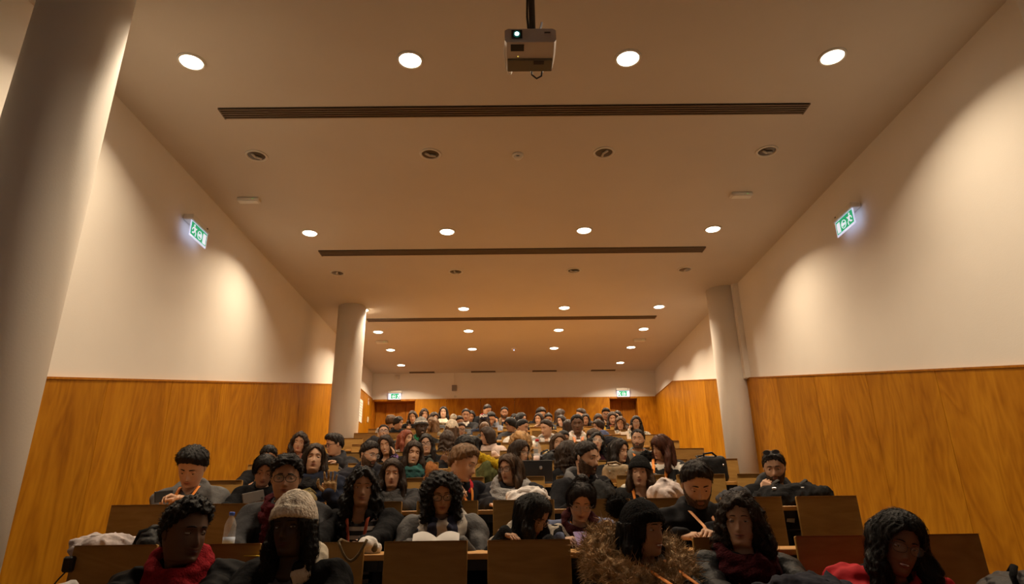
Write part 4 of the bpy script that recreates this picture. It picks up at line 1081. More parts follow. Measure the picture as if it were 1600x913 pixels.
            for s in (-1, 1):
                ctr = np.array([s*.0325, -.1005, -.001])
                gl.tube([ctr+np.array([.0255*big*math.copysign(abs(math.cos(w))**.8, math.cos(w)), s*0+.010*(math.cos(w)*s)*.5, .0195*big*math.copysign(abs(math.sin(w))**.8, math.sin(w))]) for w in np.linspace(0, 2*math.pi, 21)], r_*(1.25 if sum(col) < .1 else .8), 6)
                gl.tube([(s*.0585*big, -.094, .006), (s*.073, -.075, .008), (s*.080, -.005, .004), (s*.079, .012, -.008)], r_, 6)
                lv = [ctr+np.array([.0245*big*math.cos(w), .001, .0185*big*math.sin(w)]) for w in np.linspace(0, 2*math.pi, 16, endpoint=False)]
                gl.add(lv, [list(range(16))], 1)
            gl.tube([(-.0075, -.1015, .004), (0, -.104, .006), (.0075, -.1015, .004)], r_, 6)
            vv = np.array(gl.v)
            if up_: vv = vv@rotm('x', -.55).T+np.array([0, .006, .082])
            lm = M_LENS if not up_ else plain('dark_lens', (.01, .01, .012), .08)
            gl.v = [tuple(q) for q in hm(vv)]; gl.build('glasses' if not up_ else 'sunglasses', [plain('frame_%d' % int(sum(col)*100), col, .3, 0), lm], root)
        elif nm == 'beanie':
            col = A[1]; kw = A[2] if len(A) > 2 else {}; tall = kw.get('tall', .02); low = kw.get('low', .022)
            Cl32 = Cl
            def bn(P):
                Q = headP(P); z = Q[..., 2]; y = Q[..., 1]; ang = np.arctan2(Q[..., 0], -y)
                d = sd_ell(Q, (0, .012+.4*tall, .028), (.094, .116, .105+tall))
                edge = low-.30*y
                br = sd_ell(Q, (0, .010, .020), (.099, .121, .125)); br = np.maximum(br, np.abs(z-(edge+.024))-.026)
                d = np.maximum(d, edge-z); d = smin(d, br, .006)
                return d+.0022*np.sin(ang*30)+.002*snoise(P, .05, seed)
            V, Fq = sd_mesh(bn, Cl-np.array([.16, .18, .08]), Cl+np.array([.16, .18, .18+tall]), hv)
            ml = [fabric(col, 'knit')]
            if kw.get('bands'):
                Q = headP(V.astype(np.float32)); zc = (Q[:, 2]+.30*Q[:, 1])[Fq].mean(1); mi = np.where(zc < .055, 1, np.where(zc < .072, 2, 0)); ml = [fabric(col, 'knit'), fabric(kw['bands'][0], 'knit'), fabric(kw['bands'][1], 'knit')]
            else: mi = None
            hat_o = link('beanie', to_mesh('beanie', V, Fq, ml, True, mi), root)
            if kw.get('pom'):
                pc = hm([kw.get('pomat', (0, .045, .165+tall))])[0]; pr = kw.get('pr', .045)
                def pmf(P): return sd_ell(P, pc, (pr, pr, pr))+.006*snoise(P, .022, seed+1, 6)
                V, Fq = sd_mesh(pmf, pc-pr-.02, pc+pr+.02, max(.005, hv*.9)); V2 = [V]; F2 = Fq.tolist()
                ns = 900 if row <= 2 else 0
                if ns:
                    g = np.random.default_rng(seed); nn = g.normal(size=(ns, 3)); nn /= np.linalg.norm(nn, axis=1)[:, None]; tt = np.cross(nn, g.normal(size=(ns, 3))); tt /= np.linalg.norm(tt, axis=1)[:, None]
                    p = pc+nn*pr*.9; ln = g.uniform(.012, .026, (ns, 1)); q3 = np.stack([p-tt*.0012, p+tt*.0012, p+nn*ln], 1).reshape(-1, 3); o_ = len(V); V2.append(q3); F2 += [[o_+3*i_, o_+3*i_+1, o_+3*i_+2] for i_ in range(ns)]
                link('pompom', to_mesh('pompom', np.concatenate(V2), F2, fabric(kw['pom'], 'fur'), True), hat_o)
            if kw.get('text'):
                tb = MB(); x_ = .055
                for ch in kw['text']:
                    if ch == 'D': pl = [(-.012, -.024), (-.012, .024)]+[(-.012+.028*math.cos(w), .024*math.sin(w)) for w in np.linspace(1.5, -1.5, 9)]+[(-.012, -.024)]
                    elif ch in 'O0': pl = [(.016*math.cos(w), .024*math.sin(w)) for w in np.linspace(0, 6.28, 13)]
                    else: pl = [(-.014, -.024), (-.014, .024), (.014, -.024), (.014, .024)]
                    tb.tube([((x_-p)*1.0, .131-2.4*(x_-p)**2, .060+q) for p, q in pl], .0065, 6); x_ -= .050
                tv_ = np.array(tb.v); link('lettering', to_mesh('lettering', hm(tv_), tb.f, plain('letter_white', (.75, .72, .66), .8)), hat_o)
        elif nm == 'cuff':
            s, col = A[1], A[2]; S_, E_, W_ = arm[s]; dd = unit(W_-E_)
            link('cuff', MB().tube([W_-dd*.05-base, W_-dd*.02-base, W_+dd*.012-base], [.040, .042, .036], 12).mesh('cuff', fabric(col, 'knit'), True), root)
        elif nm == 'glove':
            s, col = A[1], A[2]; pose, fd, pn = tgt[s][1]; hvx, hf = hand_mesh(pose, .0055); Fm = frame_hand(arm[s][2], fd, pn, s > 0)
            link('glove', to_mesh('glove', ((hvx*np.array([1.38, 1.9, 1.22])*hs)@Fm.T+arm[s][2]-base), hf if s < 0 else hf[:, ::-1], fabric(col, 'fur'), True), root)
        elif nm == 'earring':
            for s in (-1, 1): link('earring', MB().sphere(hm([(s*.080, .006, -.038)])[0], .005).mesh('earring', M_CHROME, True), root)
        elif nm == 'hairclip': pass
    return root, C, Nb, arm

# ------------------------------------------------------------------ who sits where
BLK, NAVY, GREY, DGREY, CREAM, WHITE = (.010, .010, .011), (.016, .020, .036), (.16, .155, .15), (.05, .05, .052), (.52, .46, .36), (.66, .63, .58)
BURG, RED, OLIVE, BEIGE, TAN, DENIM = (.10, .010, .014), (.42, .025, .03), (.07, .075, .035), (.42, .34, .26), (.30, .21, .12), (.12, .14, .22)
LAN = ('lanyard',)
def T_(kind='coat', col=BLK, **k): return dict(kind=kind, col=col, **k)
M_STRIPE = stripes('stripe_shirt', (.50, .47, .43), (.02, .02, .022), 22, 2, .85, .02, .45)
M_SWEATER = stripes('pattern_sweater', (.62, .58, .52), (.012, .012, .013), 7, 2, .9, .22, .34)
M_TWEED = noisy('pattern_jacket', (.012, .012, .013), (.30, .27, .24), 55, .9, .2, 3, contrast=(.52, .62))
M_FLORAL = noisy('pattern_blouse', (.10, .11, .09), (.55, .48, .38), 45, .9, .2, 3, contrast=(.45, .55))
M_SCARFST = stripes('striped_scarf', (.46, .42, .37), (.02, .025, .06), 9, 0, .9, .1, .55)
M_TEAL = noisy('teal_scarf', (.01, .03, .03), (.02, .12, .11), 12, .9, .5)
DOWN = (0, -.6, -.8)
P = person
# ---- front row
P(0, 288, 832, 97, 34, 4, 2, 'dark', ('curlytop', 'black', dict(t=.010, side=.002, hl=.008)), T_('puffer', BLK), 'man in a red scarf and black padded jacket turning to smile', True, .02, 12,
  [('scarf', (.26, .012, .018), dict(big=1.22, dz=.022, tails=(.06,)))], smile=.45, gaze=.9)
P(0, 457, 823, 90, -24, 2, -3, 'vdark', ('braids', 'black', dict(L=.40, vol=.95, hat=1)), T_('coat', BLK, hoodcol=CREAM, hoodgap=.10, hoodx=-.06, open=.05, shirt=(.10, .105, .12)), 'woman in a cream knitted beanie with long black braids', False, .06, -8,
  [('beanie', (.60, .53, .44), dict(tall=.03, low=.018))], smile=.1, gaze=.8)
P(0, 1006, 827, 80, 52, 4, 0, 'tan', ('long', 'black', dict(L=.34, vol=1.0, hat=1, fwd=.1, fw=1.1)), T_('coat', BLK, mat=M_TWEED), 'woman in black pompom beanie and coat with big fur hood, in profile', False, .04, 30,
  [('beanie', (.012, .012, .013), dict(tall=.012, low=.012, pom=(.018, .017, .017), pomat=(-.02, .15, .10), pr=.046)), ('fur', (.46, .31, .17), dict(r=.070, ra=.165, z=-.02, strands=11000)), ('lanyard', -.4)], smile=.8)
P(0, 1157, 815, 73, -6, 0, 2, 'light', ('curly', 'dkbrown', dict(L=.14, vol=1.3, t=.018, fw=1.12, fwd=.4)), T_('leather', BLK), 'woman with chin-length dark wavy hair, burgundy scarf and orange lanyard', False, -.06, 0,
  [('scarf', (.055, .008, .011), dict(big=1.15, tails=(.05,))), ('lanyard', -.42, M_ORANGE, .014), ('earring',)], smile=.45)
P(0, 1402, 850, 94, 22, 12, 17, 'brown', ('wavy', 'black', dict(L=.30, vol=1.45, t=.020)), T_('puffer', (.40, .022, .03)), 'woman with glasses and loose black hair in a red padded jacket', False, .10, -20,
  [('glasses', (.05, .035, .03), 1.02), ('scarf', (.012, .011, .012), dict(big=1.15))], smile=.75, lean=.1)
# ---- second row
P(1, 447, 748, 64, -4, 0, 0, 'tan', ('curlytop', 'black', dict(t=.016)), T_('coat', (.045, .045, .048)), 'young man with black curls, dark glasses and a burgundy scarf', True, .05, 0,
  [('glasses', (.012, .012, .013), 1.08), ('scarf', (.085, .012, .018), dict(big=1.15, tails=(-.05,))), ('lanyard', -.36)], smile=0)
P(1, 566, 763, 54, 2, -2, 2, 'tan', ('curly', 'black', dict(L=.36, vol=1.35, t=.016)), T_('coat', BLK, open=.10, shirtmat=M_STRIPE), 'woman with very long dark curls and a striped top under a black cardigan', False, .0, 0,
  [('lanyard', -.36, noisy('lanyard_red', (.45, .08, .04), (.55, .12, .06), 20, .7, .1), .009)], smile=.35)
P(1, 690, 771, 58, 4, 16, -3, 'tan', ('bigcurly', 'black', dict(L=.16, vol=1.0, t=.016)), T_('leather', (.075, .072, .072)), 'woman with a big mass of black curls reading papers', False, .14, 0,
  [('glasses', (.015, .015, .016), 1.05), ('scarf', (.5, .4, .3), dict(big=1.15, mat=M_SCARFST, tails=(.04, -.05)))], smile=0, eyes=0)
P(1, 832, 805, 64, 62, 34, 0, 'tan', ('long', 'black', dict(L=.20, vol=1.05)), T_('knit', BLK), 'woman with straight black hair and glasses bowed over the desk in a cream shawl', False, .22, 22,
  [('glasses', (.30, .18, .13), 1.05), ('shawl', (.42, .37, .31))], [(-1, 806, 840, .16, 'relaxed', (.6, -.6, -.2), (0, 0, -1))], smile=0, eyes=0)
P(1, 908, 783, 60, 2, 27, 5, 'light', ('bun', 'dk', dict(t=.014, at=(0, .03, .135))), T_('coat', DENIM, open=.09, shirt=BURG), 'woman with a half bun and glasses looking down at her phone', False, .10, 0,
  [('glasses', (.35, .30, .26), 1.0), ('scarf', (.05, .012, .014), dict(big=1.05)), ('lanyard', -.34)], [(-1, 898, 843, .20, 'hold', (.7, -.6, .1), (.2, .3, -.9)), (1, 921, 844, .20, 'hold', (-.7, -.6, .1), (-.2, .3, -.9))], smile=0, eyes=0)
P(1, 1089, 756, 70, 12, 27, 0, 'light', ('short', 'dk', dict(t=.012, side=.003, beard=.004)), T_('puffer', (.014, .014, .016)), 'bearded man in a black padded jacket looking down at his hands', True, .14, 6,
  [('lanyard', -.34, noisy('lanyard_pale', (.75, .35, .16), (.85, .45, .22), 20, .7, .1), .010), ('cuff', 1, (.10, .11, .03))], [(1, 1107, 833, .24, 'hold', (-.5, -.8, .0), (-.3, 0, -.9)), (-1, 1085, 838, .22, 'hold', (.6, -.7, .0), (.3, 0, -.9))], smile=-.1, eyes=0)
# ---- third row
P(2, 300, 730, 60, -18, 30, 4, 'light', ('short', 'black', dict(t=.030, side=.012, hl=-.012)), T_('hoodie', (.12, .118, .118), hood=1), 'man in a grey hoodie bent over his phone', True, .16, 12,
  [('lanyard', -.30)], [(-1, 262, 777, .16, 'hold', (-.5, -.7, .3), (.4, .2, -.8)), (1, 278, 778, .18, 'hold', (-.8, -.4, .2), (-.1, .2, -.9))], smile=0, eyes=0)
P(2, 413, 735, 46, 0, 20, 4, 'tan', ('tied', 'black', dict(t=.012)), T_('coat', BLK), 'woman in black with a cream fur collar looking at a phone', False, .10, 0,
  [('fur', (.50, .40, .27), dict(r=.036, ra=.11, z=-.045))], [(1, 402, 781, .20, 'hold', (-.3, -.7, .5), (0, .8, -.4))], smile=0, eyes=0)
P(2, 491, 717, 38, 0, -10, 3, 'light', ('long', 'dkbrown', dict(L=.26, t=.010)), T_('puffer', NAVY), 'woman in a navy padded jacket waving a furry tan glove', False, -.03, 0,
  [('scarf', (.018, .017, .018), dict(big=1.0)), ('glove', 1, (.30, .20, .10))], [(1, 516, 754, .20, 'open', (.05, -.15, 1), (0, -1, 0))], smile=.2)
P(2, 613, 740, 38, -4, 2, 0, 'light', ('long', 'dkbrown', dict(L=.26, t=.008, fwd=1.2)), T_('coat', (.035, .034, .036)), 'unsmiling woman with long straight brown hair and grey scarf', False, -.04, 0,
  [('scarf', (.055, .052, .052), dict(big=1.0))], smile=-.2)
P(2, 724, 724, 55, 62, 16, 6, 'light', ('short', 'ltbrown', dict(t=.020, side=.009)), T_('coat', (.012, .013, .018), hoodcol=(.42, .02, .03)), 'man with tousled brown hair and a red-lined dark coat, turned sideways', True, .14, 40,
  [('lanyard', -.3)], [(1, 723, 769, .16, 'hold', (.2, -.5, .8), (-.8, 0, .2)), (-1, 715, 772, .14, 'hold', (.5, -.5, .6), (.7, 0, -.2))], smile=0)
P(2, 797, 733, 41, -36, 3, -2, 'light', ('long', 'brown', dict(L=.16, t=.010)), T_('puffer', (.02, .02, .024)), 'woman with glasses and a thick pale grey scarf', False, .02, -5,
  [('glasses', (.03, .02, .02), 1.05), ('scarf', (.30, .29, .285), dict(big=1.42))], smile=0)
P(2, 915, 716, 50, 60, 5, 2, 'light', ('short', 'dk', dict(t=.010, side=.004, beard=.008)), T_('coat', (.014, .014, .016), hoodcol=(.13, .13, .135)), 'man in profile with a full black beard and grey hood', True, .04, 30, [], smile=0)
P(2, 1000, 738, 44, -6, 0, 2, 'light', ('long', 'brown', dict(L=.32, t=.006, hat=1)), T_('knit', (.02, .019, .019)), 'woman in a black pompom beanie with long light brown hair', False, .02, 0,
  [('beanie', (.010, .010, .010), dict(tall=.016, low=.012, pom=(.016, .015, .015), pomat=(.055, .06, .135), pr=.042)), ('fur', (.60, .55, .47), dict(r=.036, ra=.125, z=-.065)), ('lanyard', -.34)], smile=.3)
P(2, 1210, 731, 48, -4, 10, 0, 'light', ('short', 'dk', dict(t=.010, side=.003, beard=.003)), T_('coat', (.013, .013, .014), hoodcol=(.05, .048, .048)), 'man with sunglasses pushed up on his head resting chin on fist', True, .02, 0,
  [('glasses', (.012, .012, .013), 1.05, 1), LAN], [(-1, 1200, 752, .10, 'fist', (.35, -.2, .9), (.7, .6, 0))], smile=-.1)
# ---- fourth row
P(3, 419, 715, 34, 0, 18, 0, 'tan', ('short', 'black', dict(t=.012)), T_('coat', BLK), 'man with short black hair mostly hidden behind the woman in fur collar', True, .0, 0, [], eyes=0)
P(3, 577, 710, 38, 40, 10, 4, 'light', ('short', 'dk', dict(t=.016, side=.006, beard=.004)), T_('puffer', (.014, .014, .02)), 'young man with a trimmed dark beard glancing sideways', True, .06, 18, [('glasses', (.4, .4, .4), .95)], smile=.2)
P(3, 646, 708, 33, 8, 2, 6, 'light', ('long', 'dkbrown', dict(L=.26, t=.010)), T_('knit', BLK), 'smiling woman with long brown hair and a teal scarf', False, -.02, 0, [('scarf', (0, 0, 0), dict(mat=M_TEAL, big=1.05, tails=(.06, -.05))), ('earring',)], smile=.7)
P(3, 812, 707, 34, 52, 4, 0, 'light', ('long', 'dkbrown', dict(L=.20, t=.012)), T_('knit', BEIGE), 'woman with glasses and dark hair looking sideways in front of blonde curls', False, .0, 25, [('glasses', (.2, .14, .1), 1.0)], smile=0)
P(3, 887, 709, 33, 125, 2, 0, 'light', ('wavy', 'dkbrown', dict(L=.30, t=.014, vol=1.1)), T_('coat', BLK), 'woman in black facing away with long dark hair ending in lighter waves', False, .06, 60, [], smile=0)
P(3, 967, 705, 34, 50, 4, 0, 'light', ('long', 'dk', dict(L=.28, t=.010)), T_('coat', BLK), 'woman with long dark hair smiling sideways behind a beige handbag', False, .0, 22, [], smile=.4)
P(3, 1033, 699, 33, -48, 12, 15, 'light', ('long', 'auburn', dict(L=.22, t=.014, vol=1.1, hl=-.03)), T_('knit', BLK, mat=M_SWEATER), 'woman with auburn fringe in a black and white patterned jumper', False, .02, -15, [('lanyard', -.36, M_ORANGE, .014)], smile=.3)
# ---- fifth row
P(4, 468, 692, 29, -6, 0, 5, 'light', ('curly', 'dkbrown', dict(L=.26, t=.012, vol=1.15)), T_('coat', (.30, .12, .09), open=.07, shirt=WHITE), 'woman with long brown curls beside the white column', False, .0, 0, [], smile=.3)
P(4, 523, 695, 33, -72, 8, 0, 'light', ('quiff', 'dk', dict(t=.014)), T_('puffer', (.03, .03, .034)), 'man with glasses in a dark padded jacket in front of the white column', True, .06, -30, [('glasses', (.012, .012, .012), 1.0), ('lanyard', -.3, M_ORANGE, .013)], [(-1, 514, 721, .14, 'relaxed', (-.6, -.5, 0), (0, 0, -1))], smile=.2)
P(4, 603, 696, 28, -14, 2, -10, 'light', ('long', 'dkbrown', dict(L=.26, t=.010)), T_('knit', (.012, .011, .012)), 'laughing woman leaning her cheek on a hand with a lilac cuff', False, .0, 0, [('cuff', 1, (.28, .17, .45))], [(1, 614, 701, .05, 'relaxed', (-.25, -.1, 1), (-1, 0, .1))], smile=.9)
P(4, 666, 694, 27, -4, 0, -6, 'pale', ('long', 'dk', dict(L=.28, t=.008)), T_('coat', BLK), 'laughing woman with glasses and very dark hair', False, .02, 0, [('glasses', (.03, .025, .025), 1.05), ('scarf', (.10, .12, .11), dict(big=.9))], smile=1.0)
P(4, 726, 700, 34, 25, 10, 0, 'brown', ('afro', 'black', dict(t=.016)), T_('coat', (.03, .028, .03)), 'man with a black afro behind the man in the red-lined coat', True, .04, 10, [], [(-1, 696, 712, .04, 'open', (.4, -.1, .9), (.3, -.9, 0))], smile=0)
P(4, 813, 692, 30, -15, 16, 0, 'light', ('bigcurly', 'blond', dict(L=.22, vol=1.05, t=.02)), T_('knit', (.10, .08, .06)), 'woman with a huge mass of blonde curls', False, .02, 0, [], smile=0)
P(4, 873, 693, 28, 4, -2, 8, 'light', ('bob', 'brown', dict(L=.10, t=.006)), T_('coat', BLK), 'laughing woman with tied brown hair and a cream fur hood', False, .0, 0, [('fur', (.50, .38, .22), dict(r=.040, ra=.115, z=-.03))], smile=1.0)
P(4, 932, 693, 24, 12, -24, 14, 'light', ('curly', 'black', dict(L=.20, t=.014, vol=1.2)), T_('knit', (.045, .014, .022)), 'woman with bright round glasses tilting her head back', False, -.02, 0, [('glasses', (.55, .55, .5), 1.1)], smile=.3)
P(4, 997, 687, 29, -8, -4, 4, 'light', ('short', 'dk', dict(t=.006, side=.002, hl=.014, beard=.004)), T_('leather', (.12, .11, .095)), 'bearded man in a grey jacket with an orange lanyard', True, .0, 0, [('lanyard', -.3, M_ORANGE, .014)], smile=0)
# ---- sixth row
P(5, 634, 686, 23, 50, -4, 4, 'light', ('long', 'red', dict(L=.24, t=.010)), T_('knit', (.28, .24, .2)), 'woman with straight copper red hair in profile', False, .0, 20, [], smile=.2)
P(5, 699, 687, 24, 165, 0, 0, 'light', ('wavy', 'dkbrown', dict(L=.22, t=.016, vol=1.15)), T_('leather', BLK), 'woman in a black leather jacket facing away with wavy brown hair', False, .0, 45, [], smile=0)
P(5, 741, 696, 24, -50, 8, 0, 'light', ('long', 'black', dict(L=.20, t=.012)), T_('coat', BLK), 'dark haired woman peeking out behind the afro', False, -.02, -10, [], smile=0)
P(5, 761, 681, 23, -68, 6, 0, 'light', ('bob', 'dkbrown', dict(L=.10, t=.012)), T_('coat', (.50, .39, .34)), 'woman with bobbed brown hair in a pale pink jacket, in profile', False, .02, -35, [], smile=.2)
P(5, 880, 687, 23, 24, 6, 0, 'tan', ('short', 'black', dict(t=.012)), T_('coat', DGREY), 'dark haired man half hidden behind the laughing woman with fur hood', True, .0, 10, [], smile=0)
P(5, 928, 684, 22, -42, 22, 0, 'light', ('long', 'dkbrown', dict(L=.18, t=.012)), T_('coat', DGREY), 'woman with brown hair bending her head behind the round glasses', False, .02, -20, [('glasses', (.1, .08, .07), 1.0)], smile=0, eyes=0)
# ---- seventh row
P(6, 599.5, 676, 22, 0, -14, -3, 'light', ('short', 'dk', dict(t=.008)), T_('coat', (.07, .068, .06)), 'man with glasses tilting his chin up near the wide door', True, .0, 0, [('glasses', (.02, .02, .02), 1.05)], smile=0)
P(6, 658, 668, 27, 20, 2, 0, 'vdark', ('short', 'black', dict(t=.004, hat=1)), T_('coat', (.016, .015, .014), hoodcol=(.10, .085, .055)), 'man in a grey and white striped knit beanie', True, .04, 10, [('beanie', (.30, .29, .27), dict(tall=.02, low=.022, bands=((.10, .10, .105), (.55, .5, .44)))), ('scarf', (.02, .12, .055), dict(big=.95))], smile=.7)
P(6, 706, 671, 25, 176, 4, 0, 'light', ('long', 'brown', dict(L=.20, t=.006, hat=1)), T_('coat', DGREY), 'person in a cream bobble hat facing away', False, .0, 60, [('beanie', (.62, .54, .43), dict(tall=.022, low=.016, pom=(.62, .55, .45), pr=.048, pomat=(-.02, .03, .185)))], smile=0)
P(7, 720, 672, 21, 16, 2, 0, 'light', ('short', 'dkbrown', dict(t=.016)), T_('coat', (.055, .055, .045)), 'young man with glasses beside the cream bobble hat', True, -.02, 5, [('glasses', (.02, .018, .018), 1.05)], smile=0)
P(6, 816, 668, 24, 62, 6, 0, 'tan', ('short', 'black', dict(t=.014, side=.004)), T_('coat', WHITE, hood=1), 'man in profile with cropped black hair and a white jacket', True, .0, 25, [], smile=.5)
P(6, 854, 669, 25, -48, 6, 2, 'light', ('short', 'dkbrown', dict(t=.012, side=.004)), T_('coat', (.22, .21, .19), hoodcol=(.66, .60, .55), open=.05, shirt=(.03, .03, .03)), 'man in profile wearing a white hood under a grey jacket', True, .02, -10, [], smile=0)
P(6, 902, 663, 28, 0, 0, 0, 'dark', ('short', 'black', dict(t=.014, side=.006)), T_('coat', (.42, .37, .29), hoodcol=(.66, .58, .56), open=.05, shirt=(.60, .55, .52)), 'man facing forward in a beige jacket with white hood and orange lanyard', True, .06, 0, [('lanyard', -.32, noisy('lanyard_coral', (.75, .28, .13), (.85, .36, .18), 20, .7, .1), .020)], smile=-.2)
# ---- eighth row
P(7, 994, 661, 21, 0, 3, 3, 'light', ('long', 'dk', dict(L=.20, t=.008)), T_('shirt', (.3, .3, .25), mat=M_FLORAL), 'woman with glasses in a patterned blouse resting head on hand', False, .0, 0, [('glasses', (.3, .25, .2), 1.05)], [(-1, 985, 664, .05, 'fist', (.25, -.1, .95), (1, .2, 0))], smile=0)
P(7, 935, 667, 19, -60, 4, 0, 'light', ('tied', 'dkbrown', dict(t=.012)), T_('coat', (.25, .10, .04)), 'woman with tied dark hair in profile behind a blue denim jacket', False, .0, -25, [], smile=0)
P(7, 888, 667, 20, 165, 6, 0, 'light', ('long', 'dkbrown', dict(L=.24, t=.014)), T_('coat', DGREY), 'woman with long brown hair facing away beside the man in white hood', False, .02, 50, [], smile=0)
P(7, 757, 671, 20, 178, 0, 0, 'light', ('short', 'ltbrown', dict(t=.020, side=.014)), T_('coat', DGREY), 'person with light brown hair facing away below the lettered hat', True, -.03, 40, [], smile=0)
P(7, 798, 664, 21, -64, 8, 0, 'tan', ('tied', 'black', dict(t=.018)), T_('coat', (.05, .05, .055)), 'woman in profile with tied black hair and a grey jacket', False, .02, -25, [], smile=0)
P(8, 717, 660, 18, 30, 10, 0, 'light', ('short', 'dk', dict(t=.016)), T_('coat', DGREY), 'dark haired person almost hidden by the cream bobble hat', True, .0, 0, [], smile=0)
# ---- ninth row
P(8, 970, 662, 19, -10, 2, 2, 'light', ('curly', 'brown', dict(L=.12, t=.018, vol=1.2)), T_('coat', (.45, .40, .34)), 'woman with a curly brown bob and pale scarf', False, .0, 0, [('scarf', (.35, .32, .28), dict(big=1.0))], smile=0)
P(8, 622, 661, 19, 62, 4, 0, 'light', ('tied', 'dk', dict(t=.010)), T_('coat', BLK), 'woman in black with tied hair, profile towards the door frame', False, .02, 25, [], smile=.3)
P(9, 611, 659, 19, 120, 4, 0, 'light', ('bun', 'brown', dict(t=.016, at=(0, .08, .08))), T_('coat', BLK), 'woman with a brown bun facing away by the wide door', False, -.02, 40, [], smile=0)
P(8, 676, 663, 21, -125, 4, 0, 'light', ('long', 'ltbrown', dict(L=.24, t=.010)), T_('coat', (.16, .13, .09)), 'woman with long straight fair hair facing away', False, .0, -45, [], smile=0)
P(8, 757, 659, 20, 172, 8, 0, 'light', ('long', 'dkbrown', dict(L=.26, t=.006, hat=1)), T_('coat', NAVY), 'person facing away in a dark hat with white lettering', False, .0, 30, [('beanie', (.02, .02, .035), dict(tall=.01, low=.016, text='DON'))], smile=0)
# ---- tenth row
P(9, 645, 652, 18, -8, 2, -8, 'light', ('long', 'dkbrown', dict(L=.24, t=.012)), T_('coat', BLK), 'woman with long dark hair making a peace sign', False, .0, 0, [], [(-1, 638, 666, .10, 'vsign', (0, 0, 1), (0, -1, 0))], smile=.3)
P(9, 678, 654, 18, 30, 8, 0, 'light', ('wavy', 'dkbrown', dict(L=.18, t=.014)), T_('coat', DGREY), 'dark haired woman hidden behind the long fair hair', False, .0, 0, [], smile=0)
P(9, 728, 649, 19, 0, 2, 0, 'tan', ('short', 'black', dict(t=.010)), T_('knit', (.02, .02, .022), hood=0), 'man with folded arms and an open white collar', True, .0, 0, [('scarf', (.62, .58, .52), dict(big=.72, kind='cotton'))], smile=0)
P(9, 767, 654, 20, 10, 26, 0, 'light', ('short', 'black', dict(t=.014)), T_('coat', (.14, .15, .18)), 'man in grey-blue sleeves holding his bowed head', True, .06, 0, [], [(1, 776, 655, .02, 'fist', (-.1, -.1, 1), (-1, .2, 0))], smile=0, eyes=0)
P(9, 814, 655, 19, 62, 4, 0, 'light', ('long', 'black', dict(L=.20, t=.012)), T_('coat', BLK), 'woman with long black hair smiling sideways at the back', False, .0, 25, [], smile=.5)
P(10, 804, 656, 17, 20, 6, 0, 'light', ('tied', 'black', dict(t=.014)), T_('coat', DGREY), 'black haired person tucked behind the woman in profile', False, .0, 10, [], smile=0)
P(9, 842, 655, 18, -20, 2, 4, 'light', ('bob', 'dkbrown', dict(L=.06, t=.010)), T_('knit', (.26, .17, .05)), 'smiling woman in mustard sleeves with hands together', False, .0, 0, [], [(-1, 838, 664, .12, 'relaxed', (.5, -.4, .5), (.6, 0, -.5))], smile=.8)
P(9, 857, 655, 17, 0, 14, 0, 'tan', ('short', 'black', dict(t=.018)), T_('coat', DGREY), 'person with black hair behind the woman in mustard', True, -.02, 0, [], smile=0, eyes=0)
P(9, 877, 658, 17, -36, 2, 0, 'pale', ('long', 'dk', dict(L=.22, t=.012)), T_('coat', (.02, .017, .016)), 'smiling woman with long dark hair next to an orange straw', False, .0, -10, [], smile=.7)
P(9, 915, 656, 17, 0, 2, 3, 'tan', ('long', 'dk', dict(L=.22, t=.012)), T_('coat', DGREY), 'young woman with round face above the man in white hood', False, .0, 0, [], smile=0)
P(9, 935, 656, 18, 6, 20, 0, 'tan', ('long', 'dkbrown', dict(L=.22, t=.012)), T_('coat', DGREY), 'woman with dark fringe looking down near the yellow card', False, .0, 0, [], smile=0, eyes=0)
P(9, 957, 654, 19, 0, 8, 0, 'light', ('long', 'dkbrown', dict(L=.20, t=.012)), T_('coat', BLK), 'woman in a pink scarf reading behind the yellow card', False, .02, 0, [('scarf', (.45, .08, .11), dict(big=.85))], smile=0, eyes=0)
# ---- last row
P(10, 663, 648, 17, 14, 0, 0, 'light', ('curly', 'dkbrown', dict(L=.18, t=.014, vol=1.15)), T_('coat', DGREY), 'woman with shoulder-length brown curls in the last row', False, .0, 5, [], smile=0)
P(10, 693, 645, 17, -6, -10, 0, 'pale', ('long', 'black', dict(L=.30, t=.012, vol=1.15)), T_('knit', (.05, .08, .03)), 'woman with long black hair and a white scarf against the back wall', False, .0, 0, [('scarf', (.66, .60, .50), dict(big=1.05))], smile=0)
P(10, 736, 651, 17, 0, 10, 0, 'tan', ('long', 'black', dict(L=.22, t=.010)), T_('coat', BLK), 'black haired woman behind the man with folded arms', False, .0, 0, [], smile=0, eyes=0)
P(10, 761, 641, 17, 34, 24, 0, 'light', ('short', 'dk', dict(t=.010, side=.004, hl=.012)), T_('coat', BLK, hoodcol=(.20, .012, .02)), 'balding man in a black jacket with red collar leaning over', True, .06, 15, [], smile=0, eyes=0, size=1.05)
P(10, 788, 645, 17, 6, 4, 3, 'tan', ('short', 'black', dict(t=.012, beard=.004)), T_('coat', (.17, .11, .06), open=.05, shirt=(.02, .02, .03)), 'bearded man in a tan coat alone by the back wall', True, .0, 0, [], smile=0)
P(10, 845, 647, 19, 30, 22, 0, 'light', ('short', 'dk', dict(t=.024, side=.016)), T_('coat', BLK), 'man in black with thick hair propping his head at the back', True, .02, 10, [], [(-1, 837, 651, .02, 'fist', (.3, 0, .95), (1, .2, 0))], smile=0, eyes=0)
P(10, 875, 649, 18, 100, 6, 0, 'light', ('long', 'dkbrown', dict(L=.22, t=.014)), T_('coat', BLK), 'woman with long brown hair turned away in the last row', False, .0, 40, [], smile=0)
P(10, 908, 648, 18, -70, 6, 0, 'light', ('short', 'dkbrown', dict(t=.018, side=.010)), T_('coat', DGREY), 'man with brown hair turned away in the last row', True, .0, -30, [], smile=0)
